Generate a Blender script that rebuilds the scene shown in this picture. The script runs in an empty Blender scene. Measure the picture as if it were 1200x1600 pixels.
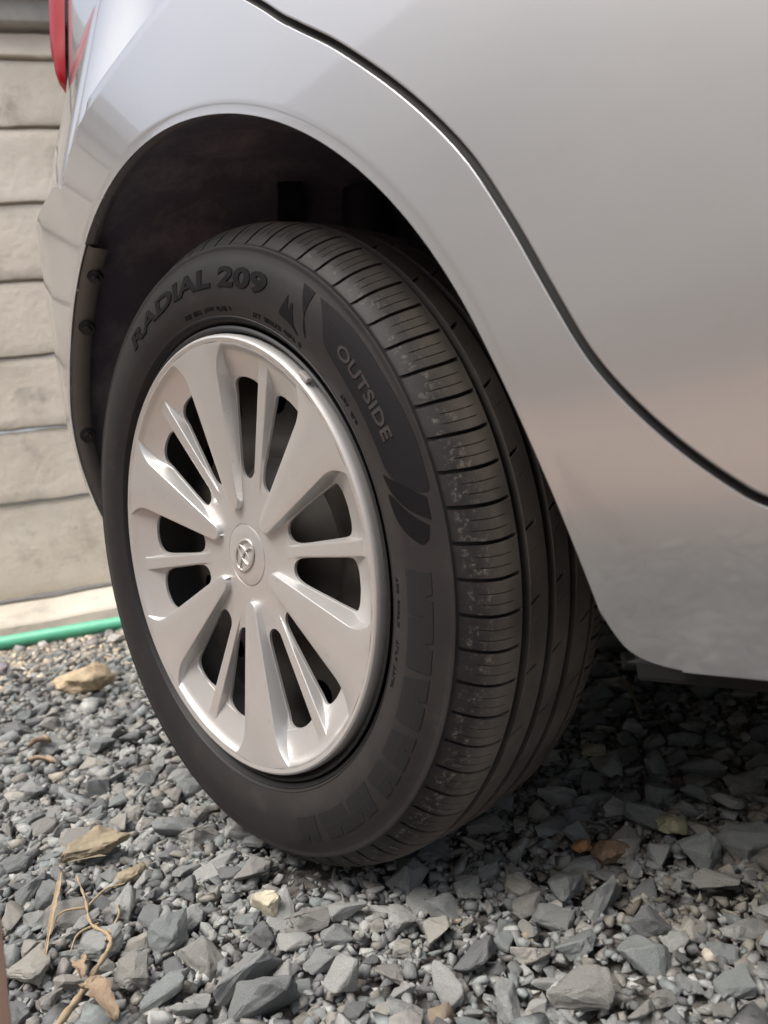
import bpy, bmesh, math, random
import numpy as np
from mathutils import Vector, Matrix, noise as noise_lib
from mathutils.geometry import delaunay_2d_cdt

random.seed(7)
rng = np.random.default_rng(11)
S = bpy.context.scene
COL = S.collection
R = math.radians

# ------------------------------------------------------------------ camera
cam_d = bpy.data.cameras.new("camera")
cam = bpy.data.objects.new("camera", cam_d)
COL.objects.link(cam)
CAM = Vector((0.6091, -0.3645, 0.3478))
YAW, PITCH, ROLL, FPX = 0.8303, 0.0390, -0.1480, 1225.9
_f = Vector((-math.sin(YAW) * math.cos(PITCH), math.cos(YAW) * math.cos(PITCH), -math.sin(PITCH)))
_r0 = Vector((math.cos(YAW), math.sin(YAW), 0))
_u0 = _r0.cross(_f)
_r = _r0 * math.cos(ROLL) + _u0 * math.sin(ROLL)
_u = -_r0 * math.sin(ROLL) + _u0 * math.cos(ROLL)
cam.matrix_world = Matrix(((_r.x, _u.x, -_f.x, CAM.x), (_r.y, _u.y, -_f.y, CAM.y), (_r.z, _u.z, -_f.z, CAM.z), (0, 0, 0, 1)))
cam_d.sensor_fit = 'VERTICAL'
cam_d.sensor_height = 36
cam_d.lens = FPX / 1600 * 36
cam_d.clip_start = 0.02
cam_d.clip_end = 400
cam_d.dof.use_dof = True
cam_d.dof.focus_distance = 0.66
cam_d.dof.aperture_fstop = 9.0
S.camera = cam

# ------------------------------------------------------------------ world, sun, exposure
SUN_EL, SUN_AZ = 60, 183        # azimuth clockwise from +Y
W = bpy.data.worlds.new("World")
S.world = W
W.use_nodes = True
nt = W.node_tree
bg = nt.nodes['Background']
sky = nt.nodes.new('ShaderNodeTexSky')
sky.sky_type = 'NISHITA'
sky.sun_disc = False
sky.sun_elevation = R(SUN_EL)
sky.sun_rotation = R(SUN_AZ)
sky.air_density = 1.0
sky.dust_density = 6.0
sky.ozone_density = 1.0
hs = nt.nodes.new('ShaderNodeHueSaturation')
hs.inputs['Saturation'].default_value = 0.55
nt.links.new(sky.outputs[0], hs.inputs['Color'])
nt.links.new(hs.outputs[0], bg.inputs['Color'])
bg.inputs['Strength'].default_value = 0.145
sd = bpy.data.lights.new("sun", 'SUN')
sd.energy = 1.5
sd.angle = R(30)
sd.color = (1, 0.95, 0.88)
sun = bpy.data.objects.new("sun", sd)
COL.objects.link(sun)
_ts = Vector((math.sin(R(SUN_AZ)) * math.cos(R(SUN_EL)), math.cos(R(SUN_AZ)) * math.cos(R(SUN_EL)), math.sin(R(SUN_EL))))
sun.rotation_euler = _ts.to_track_quat('Z', 'Y').to_euler()
S.view_settings.view_transform = 'Standard'
S.view_settings.look = 'None'
S.view_settings.exposure = 0.70
S.view_settings.gamma = 1.0
S.render.engine = 'CYCLES'
S.cycles.max_bounces = 8


# ------------------------------------------------------------------ material helpers
def mat(name, col, rough=0.6, metal=0.0, coat=0.0, coat_rough=0.05, spec=0.5):
    m = bpy.data.materials.new(name)
    m.use_nodes = True
    b = m.node_tree.nodes['Principled BSDF']
    b.inputs['Base Color'].default_value = (*col, 1)
    b.inputs['Roughness'].default_value = rough
    b.inputs['Metallic'].default_value = metal
    b.inputs['Coat Weight'].default_value = coat
    b.inputs['Coat Roughness'].default_value = coat_rough
    b.inputs['Specular IOR Level'].default_value = spec
    return m


def N(m, t, **kw):
    n = m.node_tree.nodes.new(t)
    for k, v in kw.items():
        if k in n.inputs:
            n.inputs[k].default_value = v
        else:
            setattr(n, k, v)
    return n


def L(m, a, b):
    m.node_tree.links.new(a, b)


def BS(m):
    return m.node_tree.nodes['Principled BSDF']


def noise(m, scale, detail=4, rough=0.55, coord='Object'):
    tc = N(m, 'ShaderNodeTexCoord')
    n = N(m, 'ShaderNodeTexNoise')
    n.inputs['Scale'].default_value = scale
    n.inputs['Detail'].default_value = detail
    n.inputs['Roughness'].default_value = rough
    L(m, tc.outputs[coord], n.inputs['Vector'])
    return n


def ramp(m, src, stops):
    r = N(m, 'ShaderNodeValToRGB')
    e = r.color_ramp.elements
    while len(e) < len(stops):
        e.new(0.5)
    for i, (p, c) in enumerate(stops):
        e[i].position = p
        e[i].color = (*c, 1) if len(c) == 3 else c
    L(m, src, r.inputs['Fac'])
    return r


def mix(m, fac, a, b, blend='MIX'):
    x = N(m, 'ShaderNodeMix', data_type='RGBA', blend_type=blend)
    for s, i in ((fac, 0), (a, 6), (b, 7)):
        if isinstance(s, (int, float)):
            x.inputs[i].default_value = s
        elif isinstance(s, tuple):
            x.inputs[i].default_value = (*s, 1)
        else:
            L(m, s, x.inputs[i])
    return x.outputs[2]


def bump(m, h, strength=0.3, dist=0.002, prev=None):
    b = N(m, 'ShaderNodeBump')
    b.inputs['Strength'].default_value = strength
    b.inputs['Distance'].default_value = dist
    L(m, h, b.inputs['Height'])
    if prev:
        L(m, prev, b.inputs['Normal'])
    L(m, b.outputs[0], BS(m).inputs['Normal'])
    return b.outputs[0]


M = {}
# silver paint
m = M['paint'] = mat('silver_paint', (0.535, 0.545, 0.56), 0.30, 0.72, 1.0, 0.035)
n1 = noise(m, 2.2, 5)
L(m, ramp(m, n1.outputs[0], [(0.35, (0.27,) * 3), (0.7, (0.36,) * 3)]).outputs[0], BS(m).inputs['Roughness'])
n2 = noise(m, 60, 6, 0.7)
d = ramp(m, n2.outputs[0], [(0.55, (0, 0, 0)), (0.80, (0.18,) * 3)])
L(m, mix(m, d.outputs[0], (0.535, 0.545, 0.56), (0.47, 0.445, 0.41)), BS(m).inputs['Base Color'])
# wheel cover plastic
m = M['cover'] = mat('silver_plastic', (0.60, 0.585, 0.565), 0.36, 0.58, 0.35, 0.12)
n1 = noise(m, 9, 5)
n2 = noise(m, 120, 5, 0.7)
d = ramp(m, n1.outputs[0], [(0.45, (0, 0, 0)), (0.8, (0.30,) * 3)])
c1 = mix(m, d.outputs[0], (0.56, 0.555, 0.55), (0.38, 0.34, 0.30))
d2 = ramp(m, n2.outputs[0], [(0.62, (0, 0, 0)), (0.76, (0.45,) * 3)])
L(m, mix(m, d2.outputs[0], c1, (0.30, 0.26, 0.22)), BS(m).inputs['Base Color'])
L(m, ramp(m, n1.outputs[0], [(0.3, (0.34,) * 3), (0.75, (0.47,) * 3)]).outputs[0], BS(m).inputs['Roughness'])
M['chrome'] = mat('emblem_silver', (0.52, 0.50, 0.48), 0.36, 0.6)
m = M['steel'] = mat('painted_steel_rim', (0.06, 0.055, 0.05), 0.5)
n1 = noise(m, 25, 5)
L(m, mix(m, n1.outputs[0], (0.022, 0.021, 0.021), (0.062, 0.053, 0.045)), BS(m).inputs['Base Color'])
M['blackgap'] = mat('black_rim_flange', (0.012, 0.012, 0.013), 0.45)
# rubber (tyre mesh attribute mixes dusting and painted bounce light)
m = M['rubber'] = mat('tyre_rubber', (0.022, 0.021, 0.022), 0.62, spec=0.24)
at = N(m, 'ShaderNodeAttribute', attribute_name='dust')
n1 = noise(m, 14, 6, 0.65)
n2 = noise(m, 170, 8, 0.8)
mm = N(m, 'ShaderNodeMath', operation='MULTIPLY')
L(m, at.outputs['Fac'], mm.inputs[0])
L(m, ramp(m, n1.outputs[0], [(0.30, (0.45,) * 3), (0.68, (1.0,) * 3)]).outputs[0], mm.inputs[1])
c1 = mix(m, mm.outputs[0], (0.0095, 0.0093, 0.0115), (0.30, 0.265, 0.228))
at2 = N(m, 'ShaderNodeAttribute', attribute_name='mud')
m2 = N(m, 'ShaderNodeMath', operation='MULTIPLY')
L(m, at2.outputs['Fac'], m2.inputs[0])
L(m, ramp(m, n2.outputs[0], [(0.53, (0.0,) * 3), (0.64, (1.0,) * 3)]).outputs[0], m2.inputs[1])
L(m, mix(m, m2.outputs[0], c1, (0.24, 0.215, 0.185)), BS(m).inputs['Base Color'])
L(m, ramp(m, mm.outputs[0], [(0.0, (0.52,) * 3), (0.5, (0.80,) * 3)]).outputs[0], BS(m).inputs['Roughness'])
# scuffs and fine moulded rings
n4 = noise(m, 38, 8, 0.75)
sc_ = ramp(m, n4.outputs[0], [(0.56, (0,) * 3), (0.72, (0.09,) * 3)])
bc_ = BS(m).inputs['Base Color'].links[0].from_socket
L(m, mix(m, sc_.outputs[0], bc_, (0.16, 0.145, 0.13)), BS(m).inputs['Base Color'])
bump(m, noise(m, 700, 3).outputs[0], 0.22, 0.0006)
m = M['letter'] = mat('black_rubber_lettering', (0.006, 0.006, 0.007), 0.65, spec=0.12)
m = M['letter_dusty'] = mat('dusty_rubber_lettering', (0.042, 0.038, 0.039), 0.8, spec=0.15)
M['letter_worn'] = mat('worn_rubber_lettering', (0.0165, 0.016, 0.0175), 0.62, spec=0.22)
# fine ribbed sidewall panel
m = M['hatch'] = mat('ribbed_dark_rubber', (0.0105, 0.010, 0.012), 0.65, spec=0.12)
tc = N(m, 'ShaderNodeTexCoord')
wv = N(m, 'ShaderNodeTexWave', wave_type='BANDS', bands_direction='DIAGONAL')
wv.inputs['Scale'].default_value = 330
L(m, tc.outputs['Object'], wv.inputs['Vector'])
bump(m, wv.outputs[0], 0.35, 0.0004)
# wheel arch liner
m = M['liner'] = mat('wheel_arch_liner', (0.030, 0.027, 0.036), 0.75)
n1 = noise(m, 9, 9, 0.72)
L(m, mix(m, ramp(m, n1.outputs[0], [(0.45, (0,) * 3), (0.75, (0.75,) * 3)]).outputs[0], (0.10, 0.095, 0.135), (0.34, 0.31, 0.31)), BS(m).inputs['Base Color'])
bump(m, n1.outputs[0], 0.4, 0.01)
M['black'] = mat('black_plastic', (0.013, 0.013, 0.015), 0.5)
M['seal'] = mat('black_door_seal', (0.008, 0.008, 0.009), 0.6)
M['sill'] = mat('dark_grey_sill_flange', (0.018, 0.0178, 0.019), 0.7, spec=0.2)
M['under'] = mat('underbody_coating', (0.02, 0.02, 0.022), 0.8)
M['flange'] = mat('primer_grey_lip', (0.17, 0.16, 0.15), 0.6)
m = M['lens'] = mat('red_lamp_lens', (0.26, 0.004, 0.010), 0.3, 0, 0.0, 0.05, spec=0.2)
BS(m).inputs['Subsurface Weight'].default_value = 0.0
M['glass'] = mat('tinted_glass', (0.012, 0.015, 0.017), 0.05, 0, 0.5, 0.02)
# concrete
m = M['concrete'] = mat('weathered_concrete', (0.47, 0.43, 0.37), 0.9)
n1 = noise(m, 2.3, 7, 0.62)
n2 = noise(m, 22, 7, 0.7)
c1 = mix(m, ramp(m, n1.outputs[0], [(0.30, (0,) * 3), (0.72, (1,) * 3)]).outputs[0], (0.51, 0.46, 0.385), (0.71, 0.66, 0.575))
c2 = mix(m, ramp(m, n2.outputs[0], [(0.52, (0,) * 3), (0.70, (0.45,) * 3)]).outputs[0], c1, (0.62, 0.59, 0.54))
n3 = noise(m, 5.5, 8, 0.72)
c3 = mix(m, ramp(m, n3.outputs[0], [(0.54, (0,) * 3), (0.72, (0.7,) * 3)]).outputs[0], c2, (0.27, 0.24, 0.20))
L(m, c3, BS(m).inputs['Base Color'])
bp = bump(m, n2.outputs[0], 0.7, 0.008)
bump(m, noise(m, 160, 5, 0.7).outputs[0], 0.3, 0.0015, bp)
m = M['concrete_grey'] = mat('grey_concrete_coping', (0.36, 0.355, 0.34), 0.9)
n1 = noise(m, 6, 8, 0.7)
L(m, mix(m, n1.outputs[0], (0.22, 0.22, 0.21), (0.48, 0.47, 0.44)), BS(m).inputs['Base Color'])
bump(m, n1.outputs[0], 0.5, 0.01)
# hose
m = M['hose'] = mat('green_hose', (0.10, 0.43, 0.27), 0.45)
n1 = noise(m, 30, 5)
L(m, mix(m, n1.outputs[0], (0.09, 0.43, 0.26), (0.15, 0.56, 0.37)), BS(m).inputs['Base Color'])
# soil sheet
m = M['soil'] = mat('gravelly_soil', (0.16, 0.145, 0.13), 0.95)
tc = N(m, 'ShaderNodeTexCoord')
n1 = noise(m, 1.1, 6, 0.6)
n2 = noise(m, 45, 6, 0.7)
sep = N(m, 'ShaderNodeSeparateXYZ')
L(m, tc.outputs['Object'], sep.inputs[0])
ad = N(m, 'ShaderNodeMath', operation='MULTIPLY_ADD')
L(m, n1.outputs[0], ad.inputs[0])
ad.inputs[1].default_value = 0.9
L(m, sep.outputs['Y'], ad.inputs[2])          # y + noise: reddish yard soil beyond the gravel strip
mr = N(m, 'ShaderNodeMapRange')
mr.inputs['From Min'].default_value = 0.02
mr.inputs['From Max'].default_value = 0.14
L(m, ad.outputs[0], mr.inputs['Value'])
grey = mix(m, n2.outputs[0], (0.085, 0.08, 0.075), (0.19, 0.175, 0.16))
red = mix(m, n2.outputs[0], (0.30, 0.21, 0.165), (0.46, 0.345, 0.275))
L(m, mix(m, mr.outputs[0], red, grey), BS(m).inputs['Base Color'])
bump(m, n2.outputs[0], 0.8, 0.01)


def stone_nodes(m, colour):
    n1 = noise(m, 55, 7, 0.7)
    n2 = noise(m, 240, 5, 0.75)
    v = ramp(m, n1.outputs[0], [(0.30, (0.55,) * 3), (0.72, (1.30,) * 3)])
    c = mix(m, 1.0, colour, v.outputs[0], 'MULTIPLY')
    sp = ramp(m, n2.outputs[0], [(0.60, (0,) * 3), (0.75, (0.30,) * 3)])
    c = mix(m, sp.outputs[0], c, (0.36, 0.34, 0.31))
    L(m, c, BS(m).inputs['Base Color'])
    b = bump(m, n1.outputs[0], 0.55, 0.004)
    bump(m, n2.outputs[0], 0.35, 0.001, b)


m = M['gravel'] = mat('crushed_gravel', (0.2, 0.2, 0.2), 0.85, spec=0.3)
at = N(m, 'ShaderNodeAttribute', attribute_name='stone_colour')
stone_nodes(m, at.outputs['Color'])
m = M['stone'] = mat('crushed_stone', (0.2, 0.2, 0.2), 0.85, spec=0.3)
oi = N(m, 'ShaderNodeObjectInfo')
PAL = [(0.258, 0.270, 0.267), (0.209, 0.220, 0.220), (0.311, 0.321, 0.314), (0.269, 0.264, 0.248), (0.240, 0.260, 0.256), (0.357, 0.365, 0.353), (0.177, 0.183, 0.186), (0.352, 0.339, 0.307)]
rp = ramp(m, oi.outputs['Random'], [(i / len(PAL), c) for i, c in enumerate(PAL)])
rp.color_ramp.interpolation = 'CONSTANT'
stone_nodes(m, rp.outputs[0])
for k, c in dict(tan=(0.50, 0.40, 0.27), ochre=(0.30, 0.25, 0.175), cream=(0.58, 0.53, 0.41), orange=(0.34, 0.19, 0.09), brown=(0.22, 0.15, 0.10), olive=(0.30, 0.28, 0.19), pale=(0.50, 0.48, 0.44), mauve=(0.26, 0.235, 0.25)).items():
    m = M[k] = mat(k + '_stone', c, 0.85, spec=0.3)
    rgb = N(m, 'ShaderNodeRGB')
    rgb.outputs[0].default_value = (*c, 1)
    stone_nodes(m, rgb.outputs[0])
m = M['straw'] = mat('dry_straw', (0.46, 0.34, 0.20), 0.8)
n1 = noise(m, 130, 5)
L(m, mix(m, n1.outputs[0], (0.22, 0.165, 0.10), (0.46, 0.36, 0.24)), BS(m).inputs['Base Color'])
m = M['leaf'] = mat('dry_leaf', (0.55, 0.40, 0.27), 0.8)
n1 = noise(m, 300, 8, 0.8)
bump(m, n1.outputs[0], 0.8, 0.003)
L(m, mix(m, n1.outputs[0], (0.30, 0.205, 0.13), (0.56, 0.43, 0.31)), BS(m).inputs['Base Color'])
m = M['wood'] = mat('pinkish_brown_wood', (0.42, 0.27, 0.20), 0.7)
tc = N(m, 'ShaderNodeTexCoord')
mp = N(m, 'ShaderNodeMapping')
mp.inputs['Scale'].default_value = (160, 160, 9)
L(m, tc.outputs['Object'], mp.inputs[0])
nn = N(m, 'ShaderNodeTexNoise')
nn.inputs['Scale'].default_value = 1.0
nn.inputs['Detail'].default_value = 5
L(m, mp.outputs[0], nn.inputs['Vector'])
L(m, mix(m, nn.outputs[0], (0.33, 0.20, 0.145), (0.52, 0.36, 0.275)), BS(m).inputs['Base Color'])
bump(m, nn.outputs[0], 0.3, 0.001)


# ------------------------------------------------------------------ object helpers
def link(o, parent=None, kind=None, label=None, cat=None, group=None):
    COL.objects.link(o)
    if parent is not None:
        o.parent = parent
        o.matrix_parent_inverse = PINV.get(parent.name, Matrix())
    if kind:
        o['kind'] = kind
    if label:
        o['label'] = label
    if cat:
        o['category'] = cat
    if group:
        o['group'] = group
    return o


PINV = {}


def empty(name, loc, parent=None, **kw):
    o = bpy.data.objects.new(name, None)
    o.empty_display_size = 0.1
    link(o, parent, **kw)
    o.location = loc
    w = Vector(loc)
    if parent is None:
        PINV[o.name] = Matrix.Translation(-w)
    return o


def mesh(name, v, f, material, parent=None, smooth=True, sharp=None, normals=None, **kw):
    me = bpy.data.meshes.new(name)
    me.from_pydata([tuple(map(float, p)) for p in v], [], [tuple(map(int, q)) for q in f])
    me.validate(clean_customdata=False)
    if material:
        me.materials.append(M[material])
    if smooth:
        me.polygons.foreach_set('use_smooth', [True] * len(me.polygons))
    if sharp is not None:
        me.set_sharp_from_angle(angle=R(sharp))
    if normals is not None:
        me.normals_split_custom_set_from_vertices([tuple(map(float, q)) for q in normals])
    me.update()
    o = bpy.data.objects.new(name, me)
    link(o, parent, **kw)
    return o


def bm_obj(name, bm, material, parent=None, smooth=False, sharp=None, **kw):
    me = bpy.data.meshes.new(name)
    bmesh.ops.recalc_face_normals(bm, faces=bm.faces[:])
    bm.to_mesh(me)
    bm.free()
    me.materials.append(M[material])
    if smooth:
        me.polygons.foreach_set('use_smooth', [True] * len(me.polygons))
    if sharp is not None:
        me.set_sharp_from_angle(angle=R(sharp))
    o = bpy.data.objects.new(name, me)
    link(o, parent, **kw)
    return o


def box_bm(bm, c, s, rot=None, bevel=0.0):
    g = bmesh.ops.create_cube(bm, size=1)
    vs = g['verts']
    T = Matrix.Translation(Vector(c)) @ (rot.to_4x4() if rot else Matrix()) @ Matrix.Diagonal((*s, 1))
    bmesh.ops.transform(bm, matrix=T, verts=vs)
    if bevel:
        es = list({e for v in vs for e in v.link_edges})
        bmesh.ops.bevel(bm, geom=es, offset=bevel, segments=2, affect='EDGES', profile=0.6)
    return bm


def tube(pts, rad, seg=10, caps=True):
    """tube along a polyline; rad scalar or list"""
    P = [Vector(p) for p in pts]
    n = len(P)
    rads = rad if isinstance(rad, (list, tuple)) else [rad] * n
    v, f = [], []
    up = Vector((0.13, 0.21, 0.97))
    for i in range(n):
        t = (P[min(i + 1, n - 1)] - P[max(i - 1, 0)]).normalized()
        a = t.cross(up)
        if a.length < 1e-4:
            a = t.cross(Vector((1, 0, 0)))
        a.normalize()
        b = t.cross(a)
        for k in range(seg):
            w = 2 * math.pi * k / seg
            v.append(P[i] + (a * math.cos(w) + b * math.sin(w)) * rads[i])
    for i in range(n - 1):
        for k in range(seg):
            k2 = (k + 1) % seg
            f.append((i * seg + k, i * seg + k2, (i + 1) * seg + k2, (i + 1) * seg + k))
    if caps:
        f.append(tuple(range(seg))[::-1])
        f.append(tuple((n - 1) * seg + k for k in range(seg)))
    return v, f


def revolve(profile, seg=180, flip=False):
    """profile (y, R) about the Y axis"""
    v, f = [], []
    n = len(profile)
    for i in range(seg):
        a = 2 * math.pi * i / seg
        for (y, r) in profile:
            v.append((r * math.cos(a), y, r * math.sin(a)))
    for i in range(seg):
        j = (i + 1) % seg
        for k in range(n - 1):
            q = (i * n + k, j * n + k, j * n + k + 1, i * n + k + 1)
            f.append(q[::-1] if flip else q)
    return v, f


# ================================================================== GROUND
def ground_h(x, y):
    h = -0.004 + 0.006 * np.sin(x * 3.1 + 0.7) * np.cos(y * 2.7) + 0.004 * np.sin(x * 9 + y * 7)
    near = np.exp(-((x / 0.35) ** 2 + ((y - 0.09) / 0.35) ** 2))
    return h * (1 - near) + near * 0.0


gx = np.concatenate([[-60, -20, -8, -5], np.linspace(-3.4, 2.4, 117), [4, 8, 20, 60]])
gy = np.concatenate([[-60, -20, -8, -5], np.linspace(-2.6, 3.2, 117), [5, 8, 20, 60]])
GX, GY = np.meshgrid(gx, gy, indexing='ij')
GZ = ground_h(GX, GY) - 0.008
ny = len(gy)
gv = np.stack([GX, GY, GZ], -1).reshape(-1, 3)
gf = [(i * ny + j, (i + 1) * ny + j, (i + 1) * ny + j + 1, i * ny + j + 1) for i in range(len(gx) - 1) for j in range(ny - 1)]
ground = mesh('ground', gv, gf, 'soil', kind='structure')

# ================================================================== WALLS
WD = Vector((0.42262, 0.90631, 0))
WN = Vector((0.90631, -0.42262, 0))       # faces the car
WP = Vector((-2.4264, 0.5011, 0))


def plank_wall(label, P, D, Nrm, s0, s1, joints, courses, coping=True):
    mid = P + D * ((s0 + s1) / 2)
    w = empty('concrete_wall', (mid.x, mid.y, 0), label=label, cat='wall', kind='thing')
    rot = Matrix((D, -Nrm, Vector((0, 0, 1)))).transposed()
    cuts = [s0] + joints + [s1]
    for a, b in zip(cuts[:-1], cuts[1:]):
        for i in range(len(courses) - 1):
            z0, z1 = courses[i], courses[i + 1]
            L_, H = b - a - 0.006, z1 - z0
            bm = bmesh.new()
            nx, nz = max(8, int(L_ / 0.05)), 8
            # slab: front sheet slightly clapboarded (bottom edge proud), with chipped edges, plus returns
            ph = random.random() * 9
            grid = {}
            for ix in range(nx + 1):
                for iz in range(nz + 1):
                    tz = iz / nz
                    tz = tz * tz * (3 - 2 * tz)
                    xx = -L_ / 2 + L_ * ix / nx
                    wob = 0.0022 * math.sin(xx * 11 + ph) + 0.0016 * math.sin(xx * 37 + ph * 3) + 0.0012 * math.sin(xx * 71 + ph)
                    zz = -H / 2 + 0.004 + (H - 0.010) * tz + (wob if iz == 0 else -wob * 0.6 if iz == nz else 0)
                    out = 0.014 - 0.010 * tz
                    if iz == nz:
                        out -= 0.004
                    if iz == 0:
                        out -= 0.003
                    grid[ix, iz] = bm.verts.new((xx, -out + 0.0012 * math.sin(xx * 7 + iz + ph), zz))
            for ix in range(nx):
                for iz in range(nz):
                    bm.faces.new((grid[ix, iz], grid[ix + 1, iz], grid[ix + 1, iz + 1], grid[ix, iz + 1]))
            back = {}
            for (ix, iz), vv in list(grid.items()):
                if ix in (0, nx) or iz in (0, nz):
                    back[ix, iz] = bm.verts.new((vv.co.x, 0.045, vv.co.z))
            ring = [(ix, 0) for ix in range(nx)] + [(nx, iz) for iz in range(nz)] + [(ix, nz) for ix in range(nx, 0, -1)] + [(0, iz) for iz in range(nz, 0, -1)]
            for q in range(len(ring)):
                a1, b1 = ring[q], ring[(q + 1) % len(ring)]
                bm.faces.new((grid[b1], grid[a1], back[a1], back[b1]))
            bm.faces.new([back[q] for q in ring])
            c = P + D * ((a + b) / 2) + Vector((0, 0, (z0 + z1) / 2)) + Nrm * random.uniform(-0.004, 0.004)
            bmesh.ops.transform(bm, matrix=Matrix.Translation(c) @ rot.to_4x4(), verts=bm.verts[:])
            bm_obj('panel', bm, 'concrete', w, smooth=True, sharp=30)
    if coping:
        zt = courses[-1]
        for nm, dz, hh, dep, mt in (('coping_band', 0.055, 0.085, -0.01, 'concrete_grey'), ('coping', 0.165, 0.13, 0.03, 'concrete_grey')):
            bm = bmesh.new()
            box_bm(bm, (0, 0.02 - dep, 0), (s1 - s0, 0.16, hh), bevel=0.008)
            c = P + D * ((s0 + s1) / 2) + Vector((0, 0, zt + dz))
            bmesh.ops.transform(bm, matrix=Matrix.Translation(c) @ rot.to_4x4(), verts=bm.verts[:])
            bm_obj(nm, bm, mt, w)
    return w


COURSES = [0.122, 0.464, 0.727, 0.990, 1.263, 1.545, 1.816, 2.064, 2.16]
plank_wall('weathered beige concrete plank wall behind the rear of the silver car', WP, WD, WN, -4.4, 2.4, [-2.35, -0.45, 1.45], COURSES)
# corner and a second run of the same wall along the open side of the yard (mirrored softly in the paint)
W2 = WP + WD * -4.4
plank_wall('beige concrete plank wall on the open side of the yard, mirrored in the car side', Vector((W2.x + 0.05, W2.y - 0.03, 0)), Vector((1, 0, 0)), Vector((0, 1, 0)), 0.0, 7.2, [1.9, 3.8, 5.6],
           [0.0, 0.3, 0.6, 0.87, 1.14, 1.41, 1.68, 1.95, 2.22, 2.49, 2.76, 3.03, 3.3], coping=False)

# plinth at the foot of the wall
bm = bmesh.new()
prof = [(-0.06, -0.05), (0.185, -0.05), (0.18, 0.042), (0.172, 0.052), (0.02, 0.104), (-0.06, 0.112)]     # (out, z)
segs = 60
rows = []
for i in range(segs + 1):
    s = -4.3 + 6.7 * i / segs
    w = 0.006 * math.sin(i * 1.7) + 0.004 * math.sin(i * 3.9)
    rows.append([bm.verts.new(WP + WD * s + WN * (o + (w if o > 0.1 else 0)) + Vector((0, 0, z + (0.4 * w if z > 0.03 else 0)))) for o, z in prof])
for a, b in zip(rows[:-1], rows[1:]):
    for k in range(len(prof) - 1):
        bm.faces.new((a[k], a[k + 1], b[k + 1], b[k]))
bm.faces.new(rows[0])
bm.faces.new(rows[-1][::-1])
bm_obj('concrete_plinth', bm, 'concrete', smooth=True, sharp=25, label='low sloping concrete plinth along the foot of the plank wall', cat='plinth')

# green hose on the ground before the plinth
hp = []
for i in range(60):
    t = i / 59
    s = -1.9 + 4.2 * t
    A0, dA = Vector((-2.033, 0.361, 0)), Vector((0.569, 0.822, 0))
    base = A0 + dA * s if s < 0.55 else A0 + dA * 0.55 + Vector((0.43, 0.903, 0)) * (s - 0.55)
    hp.append((base.x, base.y, 0.023 + 0.003 * math.sin(s * 6)))
# smooth the bend and pull the near half along the plinth
hp = [tuple(sum(hp[max(0, min(59, i + k))][c] for k in range(-4, 5)) / 9 for c in range(3)) for i in range(60)]
hv, hf = tube(hp, 0.021, 16)
mesh('garden_hose', hv, hf, 'hose', label='green hose lying on the gravel in front of the wall plinth', cat='hose')

# ================================================================== CAR
CARLOC = (0.9, 0.82, 0.0)
car = empty('car', CARLOC, label='silver car seen at its rear wheel, parked on grey gravel', cat='car')
ACX, ACZ, AR = 0.0, 0.2803, 0.3704


def sstep(a, b, t):
    t = np.clip((t - a) / (b - a), 0, 1)
    return t * t * (3 - 2 * t)


def zcrease(x):
    x = np.asarray(x, float)
    return 0.733 - 0.9 * np.clip(-0.06 - x, 0, 0.15) ** 1.6


def ysurf(x, z, crease=True):
    x = np.asarray(x, float)
    z = np.asarray(z, float)
    y = -0.036 + 0.235 * np.maximum(0, 0.1 - x) ** 2
    up = sstep(0.74, 0.84, z)
    y = y + (1 - up) * 1.0 * np.maximum(0, -0.30 - x) ** 2 + up * 0.6 * np.maximum(0, -0.36 - x) ** 2
    wr = sstep(0.15, -0.15, x)                                   # rear weight
    y = y + (1 - wr) * 1.35 * np.maximum(0, 0.42 - z) ** 2 + wr * 1.15 * np.maximum(0, 0.5 - z) ** 2
    h = np.maximum(0, z - zcrease(x))
    if crease:
        ra_ = sstep(-0.06, -0.24, x)
        y = y + (1 - ra_) * (0.075 * (1 - np.exp(-h / 0.038)) + 0.08 * h) + ra_ * (0.34 * np.minimum(h, 0.25) + 0.12 * np.maximum(0, h - 0.25))
    d = np.hypot(x - ACX, z - ACZ) - AR
    y = y + 0.0004 * (1 - sstep(0.004, 0.008, d)) + 0.10 * np.maximum(0, x - 1.2) ** 2 * 0.1
    y = y + 0.03 * (z - 0.5) ** 2
    return y


def ygrad(x, z, crease=True):
    e = 0.0015
    fx = (ysurf(x + e, z, crease) - ysurf(x - e, z, crease)) / (2 * e)
    fz = (ysurf(x, z + e, crease) - ysurf(x, z - e, crease)) / (2 * e)
    n = np.stack([fx, -np.ones_like(fx), fz], -1)
    return n / np.linalg.norm(n, axis=-1, keepdims=True)


def densify(poly, step):
    out = []
    n = len(poly)
    for i in range(n):
        a, b = np.array(poly[i]), np.array(poly[(i + 1) % n])
        k = max(1, int(np.linalg.norm(b - a) / step))
        for j in range(k):
            out.append(a + (b - a) * j / k)
    return np.array(out)


def catmull(pts, per=12):
    P = [np.array(p, float) for p in pts]
    P = [2 * P[0] - P[1]] + P + [2 * P[-1] - P[-2]]
    out = []
    for i in range(1, len(P) - 2):
        for k in range(per):
            t = k / per
            a, b, c, d_ = P[i - 1], P[i], P[i + 1], P[i + 2]
            out.append(0.5 * ((2 * b) + (-a + c) * t + (2 * a - 5 * b + 4 * c - d_) * t * t + (-a + 3 * b - 3 * c + d_) * t ** 3))
    out.append(P[-2])
    return out


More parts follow.
